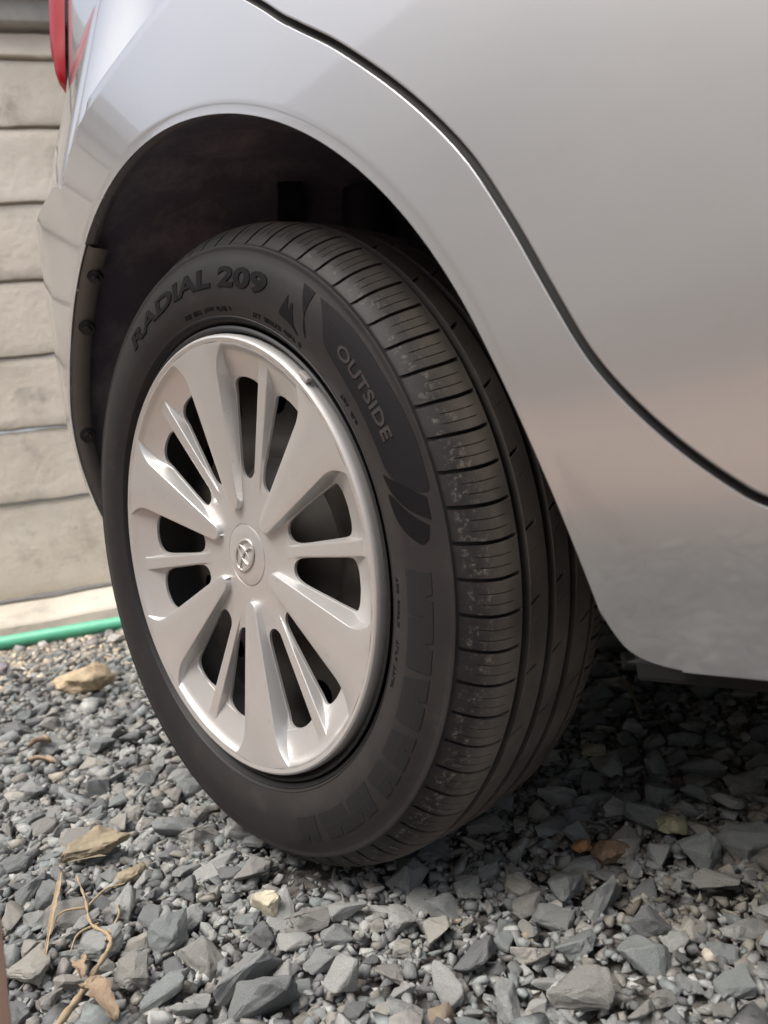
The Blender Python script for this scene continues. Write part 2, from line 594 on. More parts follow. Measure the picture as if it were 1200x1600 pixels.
def inside(poly, p):
    x, z = p[:, 0], p[:, 1]
    r = np.zeros(len(p), bool)
    a = poly
    b = np.roll(poly, -1, 0)
    for (x1, z1), (x2, z2) in zip(a, b):
        c = ((z1 > z) != (z2 > z))
        with np.errstate(divide='ignore', invalid='ignore'):
            xi = (x2 - x1) * (z - z1) / (z2 - z1) + x1
        r ^= c & (x < xi)
    return r


def panel(name, poly, material, parent, step=0.012, bstep=0.006, r=0.0022, flange=0.014, extra=None, yoff=0.0, area=None, crease=True):
    """body panel cut to a polygon in (x, z) on the car's side surface, with rounded, folded edges"""
    B = densify(poly, bstep)
    # orientation: make counter-clockwise in (x, z)
    if np.sum(B[:, 0] * np.roll(B[:, 1], -1) - np.roll(B[:, 0], -1) * B[:, 1]) < 0:
        B = B[::-1]
    lo, hi = B.min(0), B.max(0)
    if area is None:
        xs = np.arange(lo[0], hi[0], step)
    else:
        xs = np.concatenate([np.arange(lo[0], min(hi[0], area), step), np.arange(max(area, lo[0]), hi[0], step * 5)])
    zs = np.arange(lo[1], hi[1], step)
    gxx, gzz = np.meshgrid(xs, zs)
    G = np.stack([gxx.ravel(), gzz.ravel()], -1)
    G = G + rng.uniform(-1e-4, 1e-4, G.shape)
    if extra is not None:
        # thin the grid where extra points are dense
        G = G[(np.abs(np.hypot(G[:, 0] - ACX, G[:, 1] - ACZ) - AR) > 0.026)]
        G = np.concatenate([G, extra])
    G = G[inside(B, G)]
    # keep away from the boundary
    keep = np.ones(len(G), bool)
    for i0 in range(0, len(G), 2000):
        dd = np.linalg.norm(G[i0:i0 + 2000, None] - B[None], axis=-1).min(1)
        keep[i0:i0 + 2000] = dd > min(bstep * 0.55, 0.003)
    G = G[keep]
    A = np.concatenate([B, G])
    nb = len(B)
    vv, _, ff, *_ = delaunay_2d_cdt([Vector(p) for p in A], [], [list(range(nb))], 1, 1e-7)
    V2 = np.array([(p.x, p.y) for p in vv])
    V = np.stack([V2[:, 0], ysurf(V2[:, 0], V2[:, 1], crease) + yoff, V2[:, 1]], -1)
    NR = ygrad(V2[:, 0], V2[:, 1], crease)
    F = []
    for t in ff:
        a, b, c = (V2[i] for i in t[:3])
        cr = (b[0] - a[0]) * (c[1] - a[1]) - (b[1] - a[1]) * (c[0] - a[0])
        F.append(tuple(t) if cr > 0 else tuple(t)[::-1])     # (x,z) ccw seen from -Y
    # folded edge
    tang = np.roll(B, -1, 0) - np.roll(B, 1, 0)
    tang /= np.linalg.norm(tang, axis=1, keepdims=True) + 1e-12
    O = np.stack([tang[:, 1], -tang[:, 0]], -1)
    base = np.stack([B[:, 0], ysurf(B[:, 0], B[:, 1], crease) + yoff, B[:, 1]], -1)
    nbs = ygrad(B[:, 0], B[:, 1], crease)
    o3 = np.stack([O[:, 0], np.zeros(nb), O[:, 1]], -1)
    rows_v, rows_n = [], []
    for a in (0, 30, 60, 90):
        s, c = math.sin(R(a)), math.cos(R(a))
        rows_v.append(base + o3 * r * s + np.array([0, 1, 0]) * r * (1 - c))
        nn_ = nbs * c + o3 * s
        rows_n.append(nn_ / np.linalg.norm(nn_, axis=1, keepdims=True))
    rows_v.append(rows_v[-1] + np.array([0, flange, 0]))
    rows_n.append(o3)
    off = len(V)
    VV = np.concatenate([V] + rows_v)
    NN = np.concatenate([NR] + rows_n)
    for k in range(len(rows_v) - 1):
        for i in range(nb):
            j = (i + 1) % nb
            F.append((off + k * nb + i, off + (k + 1) * nb + i, off + (k + 1) * nb + j, off + k * nb + j))
    return mesh(name, VV, F, material, parent, normals=NN)


def arc(a0, a1, rr, n=90, cx=ACX, cz=ACZ):
    return [(cx + rr * math.cos(R(a0 + (a1 - a0) * i / n)), cz + rr * math.sin(R(a0 + (a1 - a0) * i / n))) for i in range(n + 1)]


SEAM0 = catmull([(0.095, 0.99), (0.099, 0.86), (0.13, 0.745), (0.2096, 0.6596), (0.2360, 0.6349), (0.2704, 0.6046), (0.3151, 0.5578), (0.3505, 0.5118), (0.3734, 0.4685), (0.3920, 0.4259), (0.4095, 0.3879), (0.4329, 0.3541), (0.4585, 0.3265), (0.4785, 0.3121), (0.53, 0.290), (0.62, 0.277), (0.8, 0.272), (1.31, 0.272)], 8)
GAP = 0.0064


def offset_line(pts, d_):
    P = np.array(pts)
    t = np.gradient(P, axis=0)
    t /= np.linalg.norm(t, axis=1, keepdims=True)
    return [tuple(q) for q in P + np.stack([-t[:, 1], t[:, 0]], -1) * d_]


SEAM = [np.array(q) for q in offset_line(SEAM0, -GAP / 2)]
a_end = math.degrees(math.atan2(0.629 - ACZ, -0.144))
BSEAM = catmull([(-0.144, 0.629), (-0.168, 0.661), (-0.203, 0.700), (-0.26, 0.709), (-0.40, 0.712), (-0.80, 0.712)], 8)
sill_z = 0.223
corner = catmull([(1.31, sill_z - 0.004), (0.7, sill_z), (0.435, sill_z + 0.0015), (0.403, 0.2265), (0.3845, 0.2315), (0.3750, 0.2410), (ACX + AR * math.cos(R(-3.0)), ACZ + AR * math.sin(R(-3.0)))], 8)
qpoly = [tuple(q) for q in corner[:-1]] + arc(-3.0, a_end, AR, 110) + [tuple(q) for q in BSEAM[1:]] + [(-0.80, 1.15), (-0.03, 1.15), (0.06, 1.04)] + [tuple(q) for q in SEAM]
extra = np.array([q for dd in (0.0045, 0.006, 0.0075, 0.010, 0.015, 0.021) for q in arc(-9, 200, AR + dd, 260)])
quarter = panel('quarter_panel', qpoly, 'paint', car, step=0.009, bstep=0.005, r=0.0004, flange=0.0002, extra=extra, area=0.62)
dpoly = offset_line(SEAM, GAP) + [(1.31, 0.99)]
door = panel('rear_door', dpoly, 'paint', car, step=0.014, area=0.62, bstep=0.006, r=0.0015, flange=0.004)
bpoly = [tuple(q) for q in offset_line(BSEAM, -0.003)] + [(-0.80, 0.23), (ACX + AR * math.cos(R(188)), 0.23)] + arc(187.5, a_end + 0.3, AR, 80)
bumper = panel('rear_bumper', bpoly, 'paint', car, step=0.010, bstep=0.005, extra=extra, yoff=0.0011, r=0.0003, flange=0.0008, crease=False)
sh_, shf = [], []
for dy in (0.003, 0.04, 0.12):
    sh_ += [(x, float(ysurf(x, z, False)) + dy, z - 0.001) for x, z in BSEAM[9:]]
nS = len(BSEAM) - 9
for k in range(2):
    shf += [(k * nS + i, k * nS + i + 1, (k + 1) * nS + i + 1, (k + 1) * nS + i) for i in range(nS - 1)]
mesh('bumper_shelf', sh_, shf, 'black', car)

# dark gap behind the door seam
P = np.array(SEAM)
t = np.gradient(P, axis=0)
t /= np.linalg.norm(t, axis=1, keepdims=True)
nrm = np.stack([-t[:, 1], t[:, 0]], -1)
jv, jf = [], []
for w_, dy in ((-0.0003, 0.0007), (0.35 * GAP, 0.0065), (GAP + 0.004, 0.006)):
    q = P + nrm * w_
    jv += [(x, float(ysurf(x, z)) + dy, z) for x, z in q]
nP = len(P)
for k in range(2):
    jf += [(k * nP + i, k * nP + i + 1, (k + 1) * nP + i + 1, (k + 1) * nP + i) for i in range(nP - 1)]
mesh('door_seal', jv, jf, 'seal', car)

# bumper lip flange turned into the arch, with push clips
fl = []
ff_ = []
ang = np.linspace(a_end + 0.4, 190, 80)
for k, (dr, dy) in enumerate(((0.001, 0.004), (-0.0015, 0.008), (-0.0025, 0.024), (0.004, 0.026))):
    for a in ang:
        x, z = ACX + (AR + dr) * math.cos(R(a)), ACZ + (AR + dr) * math.sin(R(a))
        xe, ze = ACX + AR * math.cos(R(a)), ACZ + AR * math.sin(R(a))
        fl.append((x, float(ysurf(xe, ze)) + dy, z))
for k in range(3):
    ff_ += [(k * 80 + i, k * 80 + i + 1, (k + 1) * 80 + i + 1, (k + 1) * 80 + i) for i in range(79)]
mesh('arch_lip', fl, ff_, 'flange', car)
fl, ff_ = [], []
ang = np.linspace(-4, a_end, 120)
for k, (dr, dy) in enumerate(((-0.0005, 0.0002), (0.0, 0.006), (0.001, 0.013), (0.008, 0.0135))):
    for a in ang:
        xe, ze = ACX + AR * math.cos(R(a)), ACZ + AR * math.sin(R(a))
        fl.append((ACX + (AR + dr) * math.cos(R(a)), float(ysurf(xe, ze)) + dy, ACZ + (AR + dr) * math.sin(R(a))))
for k in range(3):
    ff_ += [(k * 120 + i, k * 120 + i + 1, (k + 1) * 120 + i + 1, (k + 1) * 120 + i) for i in range(119)]
mesh('arch_lip', fl, ff_, 'paint', car)
for a, rr in ((118.6, 0.0085), (129.5, 0.0095), (151.5, 0.0095)):
    x, z = ACX + (AR - 0.004) * math.cos(R(a)), ACZ + (AR - 0.004) * math.sin(R(a))
    y = float(ysurf(ACX + AR * math.cos(R(a)), ACZ + AR * math.sin(R(a)))) + 0.017
    bm = bmesh.new()
    for r1, h0, h1 in ((rr, 0.0, 0.004), (rr * 0.6, 0.004, 0.0075)):
        g = bmesh.ops.create_cone(bm, cap_ends=True, segments=16, radius1=r1, radius2=r1 * 0.8, depth=h1 - h0)
        bmesh.ops.translate(bm, verts=g['verts'], vec=(0, 0, (h0 + h1) / 2))
    dirv = Vector((-math.cos(R(a)), -0.35, -math.sin(R(a)))).normalized()
    bmesh.ops.transform(bm, matrix=Matrix.Translation((x, y, z)) @ dirv.to_track_quat('Z', 'Y').to_matrix().to_4x4(), verts=bm.verts[:])
    bm_obj('push_clip', bm, 'black', car, smooth=True, sharp=35)

# wheel arch liner: barrel and inner wall
lv, lf = [], []
an = np.linspace(-3, 196, 100)
prof = [(0.0, 0.3755), (0.012, 0.379), (0.03, 0.386), (0.10, 0.392), (0.20, 0.390), (0.265, 0.375), (0.285, 0.33), (0.288, 0.20), (0.288, 0.0)]
for a in an:
    xe, ze = ACX + AR * math.cos(R(a)), ACZ + AR * math.sin(R(a))
    y0 = float(ysurf(xe, ze)) + 0.010
    for k, (y, rr) in enumerate(prof):
        w = max(0, 1 - y / 0.1)
        rib = 0.004 * math.sin(a * 0.55) * (1 if 0.05 < y < 0.22 else 0)
        yy = y0 * w + y * (1 - w * 0.4) if k < 4 else y
        lv.append((ACX + (rr + rib) * math.cos(R(a)), yy, ACZ + (rr + rib) * math.sin(R(a))))
kp = len(prof)
for i in range(len(an) - 1):
    lf += [(i * kp + k, i * kp + k + 1, (i + 1) * kp + k + 1, (i + 1) * kp + k) for k in range(kp - 1)]
mesh('arch_liner', lv, lf, 'liner', car, sharp=40)
# damper and mount seen above the tyre
dv, df = tube([(-0.02, 0.235, 0.33), (-0.005, 0.235, 0.60), (0.0, 0.235, 0.66)], [0.03, 0.03, 0.026], 18)
mesh('damper', dv, df, 'black', car, sharp=40)
bm = bmesh.new()
box_bm(bm, (-0.06, 0.24, 0.61), (0.06, 0.06, 0.05), bevel=0.01)
bm_obj('damper_bracket', bm, 'liner', car)
bm = bmesh.new()                       # dark slot moulded into the liner roof
cor = [(-0.042, 0.150), (-0.034, 0.176), (-0.099, 0.222), (-0.106, 0.192)]
tops = [bm.verts.new((x, y, ACZ + math.sqrt(0.381 ** 2 - x * x))) for x, y in cor]
bots = [bm.verts.new((x, y, ACZ + math.sqrt(0.396 ** 2 - x * x))) for x, y in cor]
bm.faces.new(tops)
for i in range(4):
    bm.faces.new((tops[i], tops[(i + 1) % 4], bots[(i + 1) % 4], bots[i]))
bm_obj('liner_slot', bm, 'black', car)

# sill flange, underbody
bm = bmesh.new()
box_bm(bm, (0.82, 0.098, 0.207), (0.98, 0.010, 0.030), bevel=0.003)
bm_obj('sill_flange', bm, 'sill', car)
sv, sf = [], []
sx = np.linspace(0.36, 1.31, 40)
ks = [(0, 0), (0.010, -0.004), (0.03, -0.006), (0.06, -0.004)]
for x in sx:
    zb = sill_z + 0.004 if x < 0.42 else sill_z
    y0 = float(ysurf(x, zb)) + 0.004
    for dy, dz in ks:
        sv.append((x, y0 + dy, zb + dz))
for i in range(39):
    sf += [(i * 4 + k, i * 4 + k + 1, (i + 1) * 4 + k + 1, (i + 1) * 4 + k) for k in range(3)]
mesh('sill_underside', sv, sf, 'under', car)
bm = bmesh.new()
box_bm(bm, (1.75, 0.87, 0.225), (2.70, 1.52, 0.05), bevel=0.01)
box_bm(bm, (-0.57, 0.85, 0.33), (0.42, 1.1, 0.06), bevel=0.01)
box_bm(bm, (0.0, 0.85, 0.34), (0.8, 1.10, 0.06), bevel=0.01)
box_bm(bm, (0.02, 0.85, 0.24), (0.09, 1.2, 0.09), bevel=0.02)
bm_obj('underbody', bm, 'under', car)

# far side, tail, cabin, front (outside the picture; they shade the ground under the car)
def quad_strip(name, rows_, material, sharp=40):
    v_ = [p for r_ in rows_ for p in r_]
    k_ = len(rows_[0])
    f_ = [(i * k_ + j, i * k_ + j + 1, (i + 1) * k_ + j + 1, (i + 1) * k_ + j) for i in range(len(rows_) - 1) for j in range(k_ - 1)]
    return mesh(name, v_, f_, material, car, sharp=sharp)


yb = lambda x, z: float(ysurf(x, z))
zt = [0.23, 0.35, 0.5, 0.62, 0.70, 0.735, 0.76, 0.80, 0.88, 0.99]
# tail: closes the rear between the two sides
xs_t = -0.80
tail_rows = []
for z in zt:
    y0 = yb(xs_t, z)
    tail_rows.append([(xs_t - 0.22 * math.sin(math.pi * q / 24) ** 0.6 * (1 - 0.2 * (z - 0.5) ** 2), y0 + (1.70 - 2 * y0) * q / 24, z) for q in range(25)])
quad_strip('tailgate', tail_rows, 'paint')
far_rows = []
for z in zt:
    far_rows.append([(x, 1.70 - yb(min(x, 1.3), z), z) for x in np.linspace(-0.8, 3.3, 40)])
quad_strip('far_side_panel', far_rows, 'paint')
fd = offset_line([(1.31, 0.99), (1.31, 0.272)], 0.005)
panel('front_door', [(1.316, 0.99), (1.316, 0.272), (2.05, 0.272), (2.22, 0.55), (2.24, 0.99)], 'paint', car, step=0.06, bstep=0.03, flange=0.02)
panel('front_sill', [(1.316, 0.266), (1.316, sill_z - 0.004), (2.07, sill_z - 0.004), (2.055, 0.266)], 'paint', car, step=0.05, bstep=0.02)
panel('front_fender', [(2.246, 0.99), (2.226, 0.55), (2.06, 0.272), (2.08, sill_z)] + [(2.46 + 0.365 * math.cos(R(a)), 0.28 + 0.365 * math.sin(R(a))) for a in range(180, -6, -6)] + [(3.25, 0.25), (3.28, 0.70), (2.9, 0.93)], 'paint', car, step=0.06, bstep=0.03)
nose_rows = [[(3.25 + 0.12 * math.sin(math.pi * q / 16), yb(1.3, z) + 0.04 + (1.70 - 2 * yb(1.3, z) - 0.08) * q / 16, z) for q in range(17)] for z in (0.23, 0.4, 0.55, 0.70)]
quad_strip('front_bumper', nose_rows, 'paint')
y99 = yb(0.5, 0.99)
bonnet = [[(x, y0, z) for y0 in np.linspace(y99 + 0.02, 1.70 - y99 - 0.02, 12)] for x, z in ((3.28, 0.71), (2.9, 0.90), (2.25, 1.0))]
quad_strip('bonnet', bonnet, 'paint')


def cy(x, t):
    """side of the cabin: y at station x, t = 0 belt, 1 roof"""
    return yb(x, 0.985) + 0.008 + 0.16 * t + 0.02 * t * t


def cabin(x0, x1, nm, mt, side):
    rows_ = []
    for t_ in (0, 0.25, 0.5, 0.75, 1.0):
        xa, xb = x0[0] + (x0[1] - x0[0]) * t_, x1[0] + (x1[1] - x1[0]) * t_
        rows_.append([(x, cy(x, t_) if side == 0 else 1.70 - cy(x, t_), 0.992 + 0.448 * t_) for x in np.linspace(xa, xb, 14)])
    quad_strip(nm, rows_, mt)


for sd_ in (0, 1):
    cabin((-0.66, -0.42), (-0.18, -0.05), 'rear_pillar', 'paint', sd_)
    cabin((-0.17, -0.04), (2.2, 1.35), 'side_window', 'glass', sd_)
quad_strip('rear_window', [[(-0.72, y0, 0.992) for y0 in np.linspace(cy(-0.66, 0), 1.70 - cy(-0.66, 0), 9)], [(-0.42, y0, 1.44) for y0 in np.linspace(cy(-0.42, 1), 1.70 - cy(-0.42, 1), 9)]], 'glass')
quad_strip('windscreen', [[(2.2, y0, 1.0) for y0 in np.linspace(y99, 1.70 - y99, 9)], [(1.35, y0, 1.44) for y0 in np.linspace(y99 + 0.17, 1.53 - y99, 9)]], 'glass')
quad_strip('roof', [[(x, y0, 1.441 + 0.05 * math.sin(math.pi * (x + 0.45) / 1.85)) for y0 in np.linspace(y99 + 0.16, 1.54 - y99, 9)] for x in np.linspace(-0.44, 1.37, 12)], 'paint')
quad_strip('parcel_shelf', [[(x, y0, 0.985) for y0 in np.linspace(cy(x, 0.2), 1.70 - cy(x, 0.2), 4)] for x in np.linspace(-0.66, 2.2, 14)], 'black')

# tail lamp on the rear corner
LAMP = catmull([(-0.448, 1.30), (-0.450, 1.16), (-0.455, 1.06), (-0.468, 0.960), (-0.500, 0.985), (-0.545, 1.04), (-0.60, 1.13), (-0.66, 1.30)], 8)
lp = np.array(LAMP)


def yl(x, z):
    return float(ysurf(x, min(z, 1.14)) + max(0, z - 1.14) * 0.25)


lb = densify([tuple(q) for q in lp], 0.008)
gxx, gzz = np.meshgrid(np.arange(-0.66, -0.45, 0.012), np.arange(0.95, 1.30, 0.012))
G = np.stack([gxx.ravel(), gzz.ravel()], -1) + rng.uniform(-1e-4, 1e-4, (gxx.size, 2))
G = G[inside(lb, G)]
G = G[np.linalg.norm(G[:, None] - lb[None], axis=-1).min(1) > 0.005]
vv, _, ff2, *_ = delaunay_2d_cdt([Vector(q) for q in np.concatenate([lb, G])], [], [list(range(len(lb)))], 1, 1e-7)
lv, lf = [], []
for q in vv:
    e = np.linalg.norm(lb - np.array([q.x, q.y]), axis=1).min()
    lv.append((q.x, yl(q.x, q.y) - 0.004 - 0.024 * min(1, e / 0.04) ** 0.6, q.y))
for tq in ff2:
    a, b, c = (vv[i] for i in tq[:3])
    lf.append(tuple(tq) if (b.x - a.x) * (c.y - a.y) - (b.y - a.y) * (c.x - a.x) > 0 else tuple(tq)[::-1])
lamp = mesh('tail_lamp', lv, lf, 'lens', car)

# ================================================================== WHEEL
wheel = empty('wheel', (0, 0, 0.30), car)
wheel.matrix_parent_inverse = PINV['car']


def wpart(name, v, f, material, **kw):
    o = mesh(name, v, f, material, None, **kw)
    o.parent = wheel
    return o


# --- tyre: profile rows (y mm, R mm, major depth, thin depth, every-second-pitch, dust, mud)
side_pts = [(16, 200), (11, 201), (7, 202.5), (4.0, 205), (2.6, 206.2), (1.9, 206.6), (2.2, 207.2), (0.6, 208.6), (-0.2, 209.0), (0.2, 209.6), (-2.4, 213), (-4.8, 219), (-6.2, 226), (-6.6, 233), (-6.2, 241), (-5.0, 249), (-3.0, 256), (-0.6, 261.5), (0.8, 264.2), (0.6, 265.6), (1.2, 267.2), (3.0, 267.6)]
side_pts = [(y + (1.8 if 211 < r < 262 else 0.6), 240 + (r - 240) * 0.93 if r > 240 else r) for y, r in side_pts]
SIDE = np.array(side_pts)


def side_y(rmm):
    return np.interp(rmm, SIDE[10:18, 1], SIDE[10:18, 0])


rows = []


def row(y, r, mj=0.0, th=0.0, alt=0, dust_bounce=0.3, mud=0.0, sl=0.0):
    rows.append((y / 1000, r / 1000, mj / 1000, th / 1000, alt, dust_bounce, mud, sl))


for y, r in side_pts:
    dd = 0.085 if 208 < r < 228 else 0.06 if r >= 228 else 0.02
    row(y, r, dust_bounce=dd)


def crown(y):
    return 289.2 - ((y - 92.5) / 45.0) ** 2 * 1.6


shoulder = [(4.2, 268.3), (5.2, 269.2), (7.0, 271.5), (9.5, 274.8), (12.5, 278.4), (16.0, 281.9), (20.0, 285.0), (24.5, 287.7), (29.5, 289.9), (33.5, 291.2), (37.0, 291.95), (39.5, 292.35)]
shoulder = [(y, 265.8 + (r - 268.3) * 0.88) for y, r in shoulder]
for i, (y, r) in enumerate(shoulder):
    tt = i / (len(shoulder) - 1)
    mj = 3.6 * min(1, max(0, (i - 0.5) / 3)) * (1 if y < 38 else 0.5)
    th = 1.0 if 15 < y < 36 else 0
    row(y, r, mj, th, 0, 0.05 + 0.45 * min(1, max(0, (y - 14) / 16)), 0.75 if 9 < y < 21 else 0.12 if y <= 30 else 0.0)
row(41.6, 287.1, 1.0, 0, 0, 0.55)
row(42.8, 287.2, dust_bounce=0.5)


def groove(y0, y1, d_=6.5):
    row(y0, crown(y0), dust_bounce=0.5)
    row(y0 + 0.25, crown(y0) - 0.4, dust_bounce=0.2)
    row(y0 + 0.9, crown(y0) - d_, dust_bounce=0.02)
    row(y1 - 0.9, crown(y1) - d_, dust_bounce=0.02)
    row(y1 - 0.25, crown(y1) - 0.4, dust_bounce=0.2)
    row(y1, crown(y1), dust_bounce=0.5)


def rib(y0, y1, notch, n=8, sl=0.0, dust_bounce=0.46):
    for i in range(n + 1):
        t_ = i / n
        y = y0 + (y1 - y0) * t_
        mj = 3.2 if notch == 'left' and t_ < 0.55 else 2.6 if notch == 'full' and 0.04 < t_ < 0.96 else 2.8 if notch == 'right' and t_ > 0.45 else 0
        th = 1.3 if (notch == 'left' and t_ > 0.15 and t_ < 0.6) or (notch == 'right' and t_ > 0.4) or (notch == 'full' and t_ > 0.3) else 0
        row(y, crown(y), mj, th, 1 if notch != 'full' else 0, dust_bounce, 0.05, sl)


groove(43.4, 52.2, 8.0)
rib(52.6, 70.2, 'left', sl=0.55)
groove(70.6, 79.4, 8.0)
rib(79.8, 96.0, 'left', sl=0.6)
groove(96.4, 105.2, 8.0)
rib(105.6, 124.0, 'right', sl=0.6)
groove(124.4, 130.4)
for y, r in [(131, crown(131)), (140, 293.0), (148, 291.5), (156, 289.5), (163, 286.6), (169, 283), (174, 278.5), (178.5, 272), (182, 267)]:
    row(131 + (y - 131) * 0.7, r - 5.4 if y > 132 else crown(131), 3.4 if y > 132 else 0, 1.4 if 134 < y < 160 else 0, 0, 0.4)
for y, r in [(185.5, 262), (189, 254), (191.3, 243), (191.6, 233), (190, 222), (186, 212), (180, 205), (172, 201)]:
    row(131 + (y - 131) * 0.7, r - 4 if r > 215 else r)
NP = 72
pitch = 2 * math.pi / NP
cols = []      # (fraction, major, thinA)
for mmv, mj, th in [(0.0, 0, 0), (0.3, 1, 0), (2.6, 1, 0), (2.9, 0, 0), (6.0, 0, 0), (9.45, 0, 0), (9.6, 0, 1), (10.0, 0, 1), (10.15, 0, 0), (13.5, 0, 0), (16.75, 0, 0), (16.9, 0, 1), (17.3, 0, 1), (17.45, 0, 0), (21.3, 0, 0)]:
    cols.append((mmv / 25.0, mj, th))
RW = np.array(rows)
nr = len(RW)
ncol = len(cols) * NP
V = np.zeros((ncol, nr, 3))
dust_bounce = np.zeros((ncol, nr))
mud = np.zeros((ncol, nr))
# accumulate slanted lateral shift
shift = np.zeros(nr)
for k in range(1, nr):
    shift[k] = shift[k - 1] + RW[k, 7] * abs(RW[k, 0] - RW[k - 1, 0]) / 0.294
curve_sh = np.where((RW[:, 0] > 0.004) & (RW[:, 0] < 0.044) & (RW[:, 1] > 0.268), 0.010 * np.sin(np.clip((RW[:, 0] - 0.004) / 0.04, 0, 1) * math.pi), 0)
for pi_ in range(NP):
    for ci, (fr, mj, th) in enumerate(cols):
        c = pi_ * len(cols) + ci
        alt_ok = np.where(RW[:, 4] > 0.5, 1.0 if pi_ % 2 == 0 else 0.0, 1.0)
        th_ok = np.where(RW[:, 4] > 0.5, 1.0 if (pi_ % 2 == 1 and ci in (6, 7)) else 0.0, 1.0)
        dep = RW[:, 2] * mj * alt_ok + RW[:, 3] * th * th_ok
        rad = RW[:, 1] - dep
        a = (pi_ + fr) * pitch - curve_sh + shift
        V[c, :, 0] = rad * np.cos(a)
        V[c, :, 1] = RW[:, 0]
        V[c, :, 2] = rad * np.sin(a)
        deepen = np.clip(1 - dep / 0.0012, 0, 1)
        # more dusting low at the front, with gravel bounce light painted in
        bounce_dirt = 0.50 + 0.62 * (0.5 + 0.5 * math.cos((pi_ + fr) * pitch + R(38))) ** 1.5
        dust_bounce[c] = RW[:, 5] * deepen * bounce_dirt
        mud[c] = RW[:, 6] * deepen * max(0, bounce_dirt * 1.7 - 0.95)
idx = np.arange(ncol * nr).reshape(ncol, nr)
nxt = np.roll(idx, -1, 0)
F = np.stack([idx[:, :-1], nxt[:, :-1], nxt[:, 1:], idx[:, 1:]], -1).reshape(-1, 4)
# flat footprint
VV = V.reshape(-1, 3)
me = bpy.data.meshes.new('tyre')
me.vertices.add(len(VV))
me.vertices.foreach_set('co', VV.ravel())
me.loops.add(F.size)
me.loops.foreach_set('vertex_index', F[:, ::-1].ravel().astype(np.int32))
me.polygons.add(len(F))
me.polygons.foreach_set('loop_start', np.arange(0, F.size, 4, dtype=np.int32))
me.polygons.foreach_set('use_smooth', np.ones(len(F), bool))
me.update(calc_edges=True)
me.validate()
me.set_sharp_from_angle(angle=R(38))
for nm, arr in (('dust', dust_bounce), ('mud', mud)):
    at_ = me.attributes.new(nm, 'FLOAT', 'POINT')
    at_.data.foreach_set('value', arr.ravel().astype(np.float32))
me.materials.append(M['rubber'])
tyre = bpy.data.objects.new('tyre', me)
COL.objects.link(tyre)
tyre.parent = wheel


# --- lettering and ornament moulded on the sidewall
def text_mesh(s, bold=0.0):
    cu = bpy.data.curves.new('txt', 'FONT')
    cu.body = s
    cu.size = 1
    cu.offset = bold
    cu.resolution_u = 3
    cu.fill_mode = 'BOTH' if hasattr(cu, 'fill_mode') and cu.dimensions == '2D' else cu.fill_mode
    ob = bpy.data.objects.new('txt', cu)
    COL.objects.link(ob)
    dg = bpy.context.evaluated_depsgraph_get()
    dg.update()
    mt = bpy.data.meshes.new_from_object(ob.evaluated_get(dg))
    v_ = [(q.co.x, q.co.y) for q in mt.vertices]
    f_ = [tuple(pp.vertices) for pp in mt.polygons]
    bpy.data.objects.remove(ob)
    return np.array(v_), f_


def on_side(pts2, faces, lift, flat_sub=False):
    """pts2: (angle rad, radius mm) -> raised sheet with skirt on the sidewall"""
    n_ = len(pts2)
    v_ = []
    for lvl in (lift, -0.001):
        for a, r_ in pts2:
            v_.append((r_ / 1000 * math.cos(a), side_y(r_) / 1000 - lvl, r_ / 1000 * math.sin(a)))
    f_ = [tuple(q) for q in faces]
    from collections import Counter
    cnt = Counter()
    for q in faces:
        for i in range(len(q)):
            cnt[frozenset((q[i], q[(i + 1) % len(q)]))] += 1
    for q in faces:
        for i in range(len(q)):
            a, b = q[i], q[(i + 1) % len(q)]
            if cnt[frozenset((a, b))] == 1:
                f_.append((b, a, a + n_, b + n_))
    return v_, f_


def side_text(s, a_start, a_end_, r0, h, material, bold=0.02, lift=0.0006, name='lettering', arc_r=None):
    v2, f2 = text_mesh(s, bold)
    # subdivide is not needed: glyphs are small against the radius
    x0, x1 = v2[:, 0].min(), v2[:, 0].max()
    y0, y1 = v2[:, 1].min(), v2[:, 1].max()
    t_ = (v2[:, 0] - x0) / (x1 - x0)
    a = R(a_start) + (R(a_end_) - R(a_start)) * t_
    r_ = r0 + (v2[:, 1] - y0) / (y1 - y0) * h
    v_, f_ = on_side(list(zip(a, r_)), f2, lift)
    return wpart(name, v_, f_, material, smooth=False)


side_text('RADIAL 209', 116.5, 59.6, 232.2, 16.4, 'letter', bold=0.036, lift=0.0008)


def side_patch(name, outline, material, lift):
    """outline (deg, mm): filled patch on the sidewall"""
    ol = densify([((a) * 4.2, r_) for a, r_ in outline], 1.6)     # roughly mm both ways
    lo, hi = ol.min(0), ol.max(0)
    gx_, gy_ = np.meshgrid(np.arange(lo[0], hi[0], 3.0), np.arange(lo[1], hi[1], 3.0))
    g_ = np.stack([gx_.ravel(), gy_.ravel()], -1) + rng.uniform(-0.02, 0.02, (gx_.size, 2))
    g_ = g_[inside(ol, g_)]
    if len(g_):
        g_ = g_[np.linalg.norm(g_[:, None] - ol[None], axis=-1).min(1) > 1.0]
    allp = np.concatenate([ol, g_]) if len(g_) else ol
    vv_, _, ff3, *_ = delaunay_2d_cdt([Vector(q) for q in allp], [], [list(range(len(ol)))], 1, 1e-6)
    p2 = [(R(q.x / 4.2), q.y) for q in vv_]
    fc = []
    for tq in ff3:
        a, b, c = (vv_[i] for i in tq[:3])
        cr = (b.x - a.x) * (c.y - a.y) - (b.y - a.y) * (c.x - a.x)
        fc.append(tuple(tq) if cr > 0 else tuple(tq)[::-1])
    v_, f_ = on_side(p2, fc, lift)
    return wpart(name, v_, f_, material, smooth=False)


